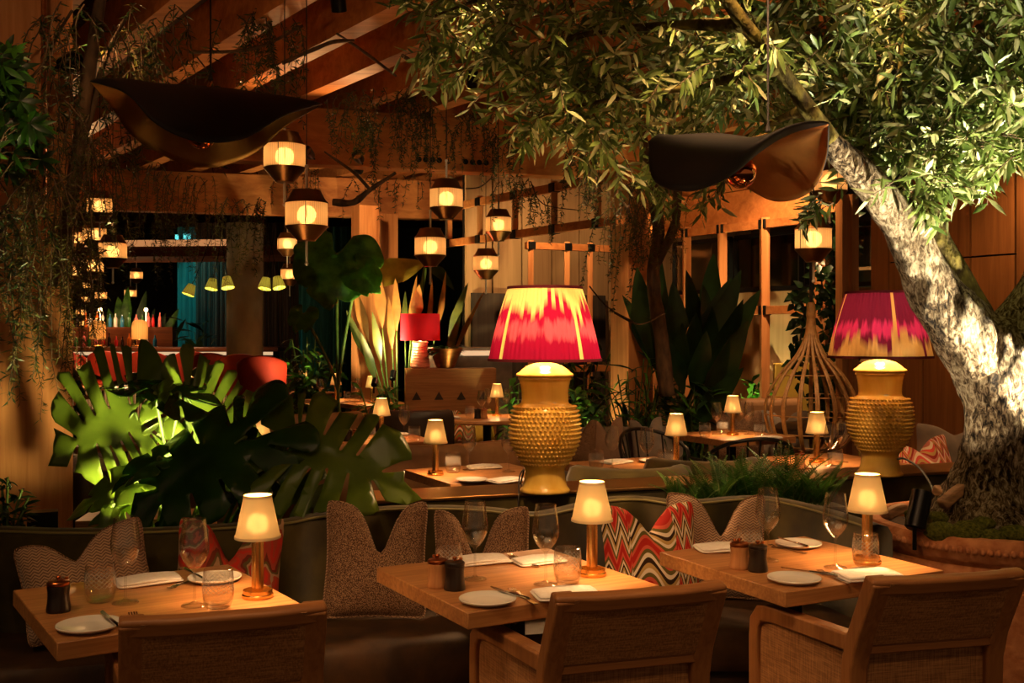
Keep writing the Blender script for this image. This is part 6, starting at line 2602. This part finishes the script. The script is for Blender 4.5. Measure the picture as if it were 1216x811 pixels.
AMB = (1.0, .58, .27)
ceiling_spot('ceiling spotlight aimed at the front left table', (-1.9, 1.9, 3.35), (-.95, 2.95, .7), 34, 44, AMB)
ceiling_spot('ceiling spotlight aimed at the front middle table', (-.7, 1.7, 3.35), (.05, 3.25, .6), 44, 50, AMB)
ceiling_spot('ceiling spotlight aimed at the table by the tree pot', (.4, 1.8, 3.35), (1.0, 3.3, .6), 44, 48, AMB)
for px, d, tx, ty, l, pw, col in ((372, 12.2, 372, 380, 'spotlight under the tall bush left of the elephant ear', 130, (1, .76, .40)),
                                  (893, 9.85, 890, 430, 'spotlight under the right lattice windows', 110, (.95, .9, .45)), (966, 9.3, 968, 430, 'spotlight behind the hanging chair', 90, (.95, .9, .45)),
                                  (405, 10.3, 400, 310, 'added spotlight under the huge dark round leaf', 70, (1, .8, .42)), (612, 9.9, 612, 440, 'spotlight in the bush left of the crimson shade', 40, (.9, 1, .45)),  # the first lamp in this line is added to brighten the dark leaf
                                  (700, 9.5, 696, 440, 'spotlight in the bush right of the crimson shade', 30, (1, .9, .45)), (168, 19.2, 165, 350, 'spotlight behind the bar under the tall plant', 60, (1, .8, .4))):
    b = V((px - CX) / F * d, d - .25, .02)
    uplight(l, b, P(tx, ty, d + .15), pw, 75, col, .035, .12)
uplight('spotlight on a short stake lighting the bronze leaves', P(466, 455, 10.45), P(482, 345, 11.25), 120, 95, (1, .72, .32), .03, .10)
uplight('spotlight at the foot of the low bush', P(444, 462, 10.2), P(452, 432, 10.5), 24, 90, (.95, 1, .40), .03, .08)


def beam_light(label, p, tgt, power, ang=110, col=(1, .52, .20)):
    """small bracketed floodlight washing the roof timbers"""
    t = thing('ceiling_floodlight', label, 'floodlight', p, 0)
    d = (Vector(tgt) - Vector(p)).normalized()
    q = d.to_track_quat('Z', 'Y').to_matrix()
    m = MB()
    m.lathe([(0, -.05), (.035, -.05), (.04, -.04), (.05, .04), (.046, .04), (.04, .015), (0, .013)], 20, m=q)
    m.build('floodlight_body', M['black_metal'], t)
    m = MB()
    m.lathe([(0, .016), (.04, .016), (.04, .020), (0, .022)], 16, m=q)
    m.build('lens', M['glass'], t)
    m = MB()
    m.tube([q @ V(0, 0, -.045), q @ V(0, 0, -.10), V(0, .12, -.02)], .010, 8)
    m.build('bracket', M['black_metal'], t)
    lamp('SPOT', 'flood_light', q @ V(0, 0, .06), power, col, t, .04, q @ V(0, 0, 2), ang, .8)


for px, d, tgt, l, pw in ((430, 9.55, (-1.6, 8.2, 3.6), 'floodlight on the middle beam under the trailing vines', 20), 
                          (372, 9.35, (-2.3, 7.6, 3.6), 'floodlight at the left end of the middle beam', 20)):
    beam_light(l, V((px - CX) / F * d, d - .22, 3.02), tgt, pw)
beam_light('floodlight on the left column turned to the rafters', V(-2.05, 5.0, 2.75), (-1.2, 6.6, 3.6), 12)
beam_light('added floodlight turned to the left column face', V(-1.75, 4.55, 3.3), (-2.3, 5.15, 1.0), 6, 60)  # lamp added to brighten the column
beam_light('floodlight on the far beam over the bar', V(-5.2, 13.0, 3.05), (-5.5, 11.0, 3.6), 70)
beam_light('floodlight on the middle column', V(1.25, 9.30, 2.45), (1.9, 10.5, 2.5), 14, 120)
beam_light('floodlight on the wall panels trim', V(3.0, 6.9, 2.9), (3.4, 6.6, 1.2), 18, 110)
# ceiling spotlights over the further rows
for p, tg, pw, an, l in (((.2, 3.2, 3.4), (.12, 4.7, 1.1), 150, 26, 'ceiling spotlight aimed at the crimson-shaded lamp'), ((1.2, 3.6, 3.4), (1.8, 5.28, 1.1), 150, 26, 'ceiling spotlight aimed at the studded lamp by the olive tree'),
                         ((-.2, 4.6, 3.4), (-.1, 5.9, .7), 60, 46, 'ceiling spotlight over the second row at the left'), ((.8, 4.8, 3.4), (.8, 6.2, .7), 60, 46, 'ceiling spotlight over the second row at the right'),
                         ((-1.0, 6.2, 3.4), (-.9, 7.7, .7), 60, 50, 'ceiling spotlight over the table with the two mills'), ((1.4, 6.4, 3.4), (1.6, 8.0, .7), 60, 50, 'ceiling spotlight over the rattan chairs'),
                         ((-.3, 8.2, 3.4), (-.3, 9.7, .8), 70, 54, 'ceiling spotlight over the round table'), ((-2.4, 9.5, 3.4), (-2.4, 12.0, .8), 110, 70, 'ceiling spotlight over the far row of tables'),
                         ((.45, 11.0, 3.2), (.5, 13.0, 1.7), 70, 100, 'ceiling spotlight washing the tan wall panels'), ((2.2, 8.6, 3.4), (2.9, 9.8, 1.3), 170, 80, 'ceiling spotlight washing the low wall under the windows'),
                         ((-5.4, 14.4, 3.4), (-5.4, 16.0, .9), 260, 70, 'ceiling spotlight over the red bar chairs'), ((.6, 3.4, 3.4), (1.1, 4.9, .8), 150, 40, 'ceiling spotlight over the ferns'),
                         ((.1, .3, 3.4), (.0, 2.6, .6), 16, 80, 'added fill spotlight over the chair backs in the middle'), ((-1.2, .3, 3.4), (-1.2, 2.6, .6), 12, 70, 'added fill spotlight over the chair backs at the left'),  # chair-back lamps, here and next, are fill added to brighten them
                         ((1.5, .6, 3.4), (1.2, 2.8, .6), 16, 70, 'added fill spotlight over the chair backs at the right'), ((2.2, 4.4, 3.5), (3.2, 6.8, 1.4), 50, 70, 'ceiling spotlight washing the panelled wall'), ((.5, 8.2, 3.4), (1.06, 9.4, 1.3), 60, 34, 'ceiling spotlight aimed at the middle column'), ((-1.1, 1.9, 3.4), (-2.1, 4.4, 2.4), 30, 40, 'ceiling spotlight aimed at the umbrella plant')):
    ceiling_spot(l, p, tg, pw, an, AMB)

ceiling_spot('added teal spotlight on the curtain beyond the bar', (-6.3, 19.4, 3.4), (-5.9, 21.3, 1.9), 45, 70, (.12, .75, .72))  # lamp added to give the curtain more teal light
ceiling_spot('ceiling spotlight washing the wood behind the large lanterns', (-1.6, 11.2, 3.2), (-1.2, 14.0, 2.6), 60, 90, AMB)

ceiling_spot('ceiling spotlight aimed at the olive crown', (2.7, 2.5, 3.35), (1.72, 4.2, 2.5), 120, 46, (1, .84, .55))
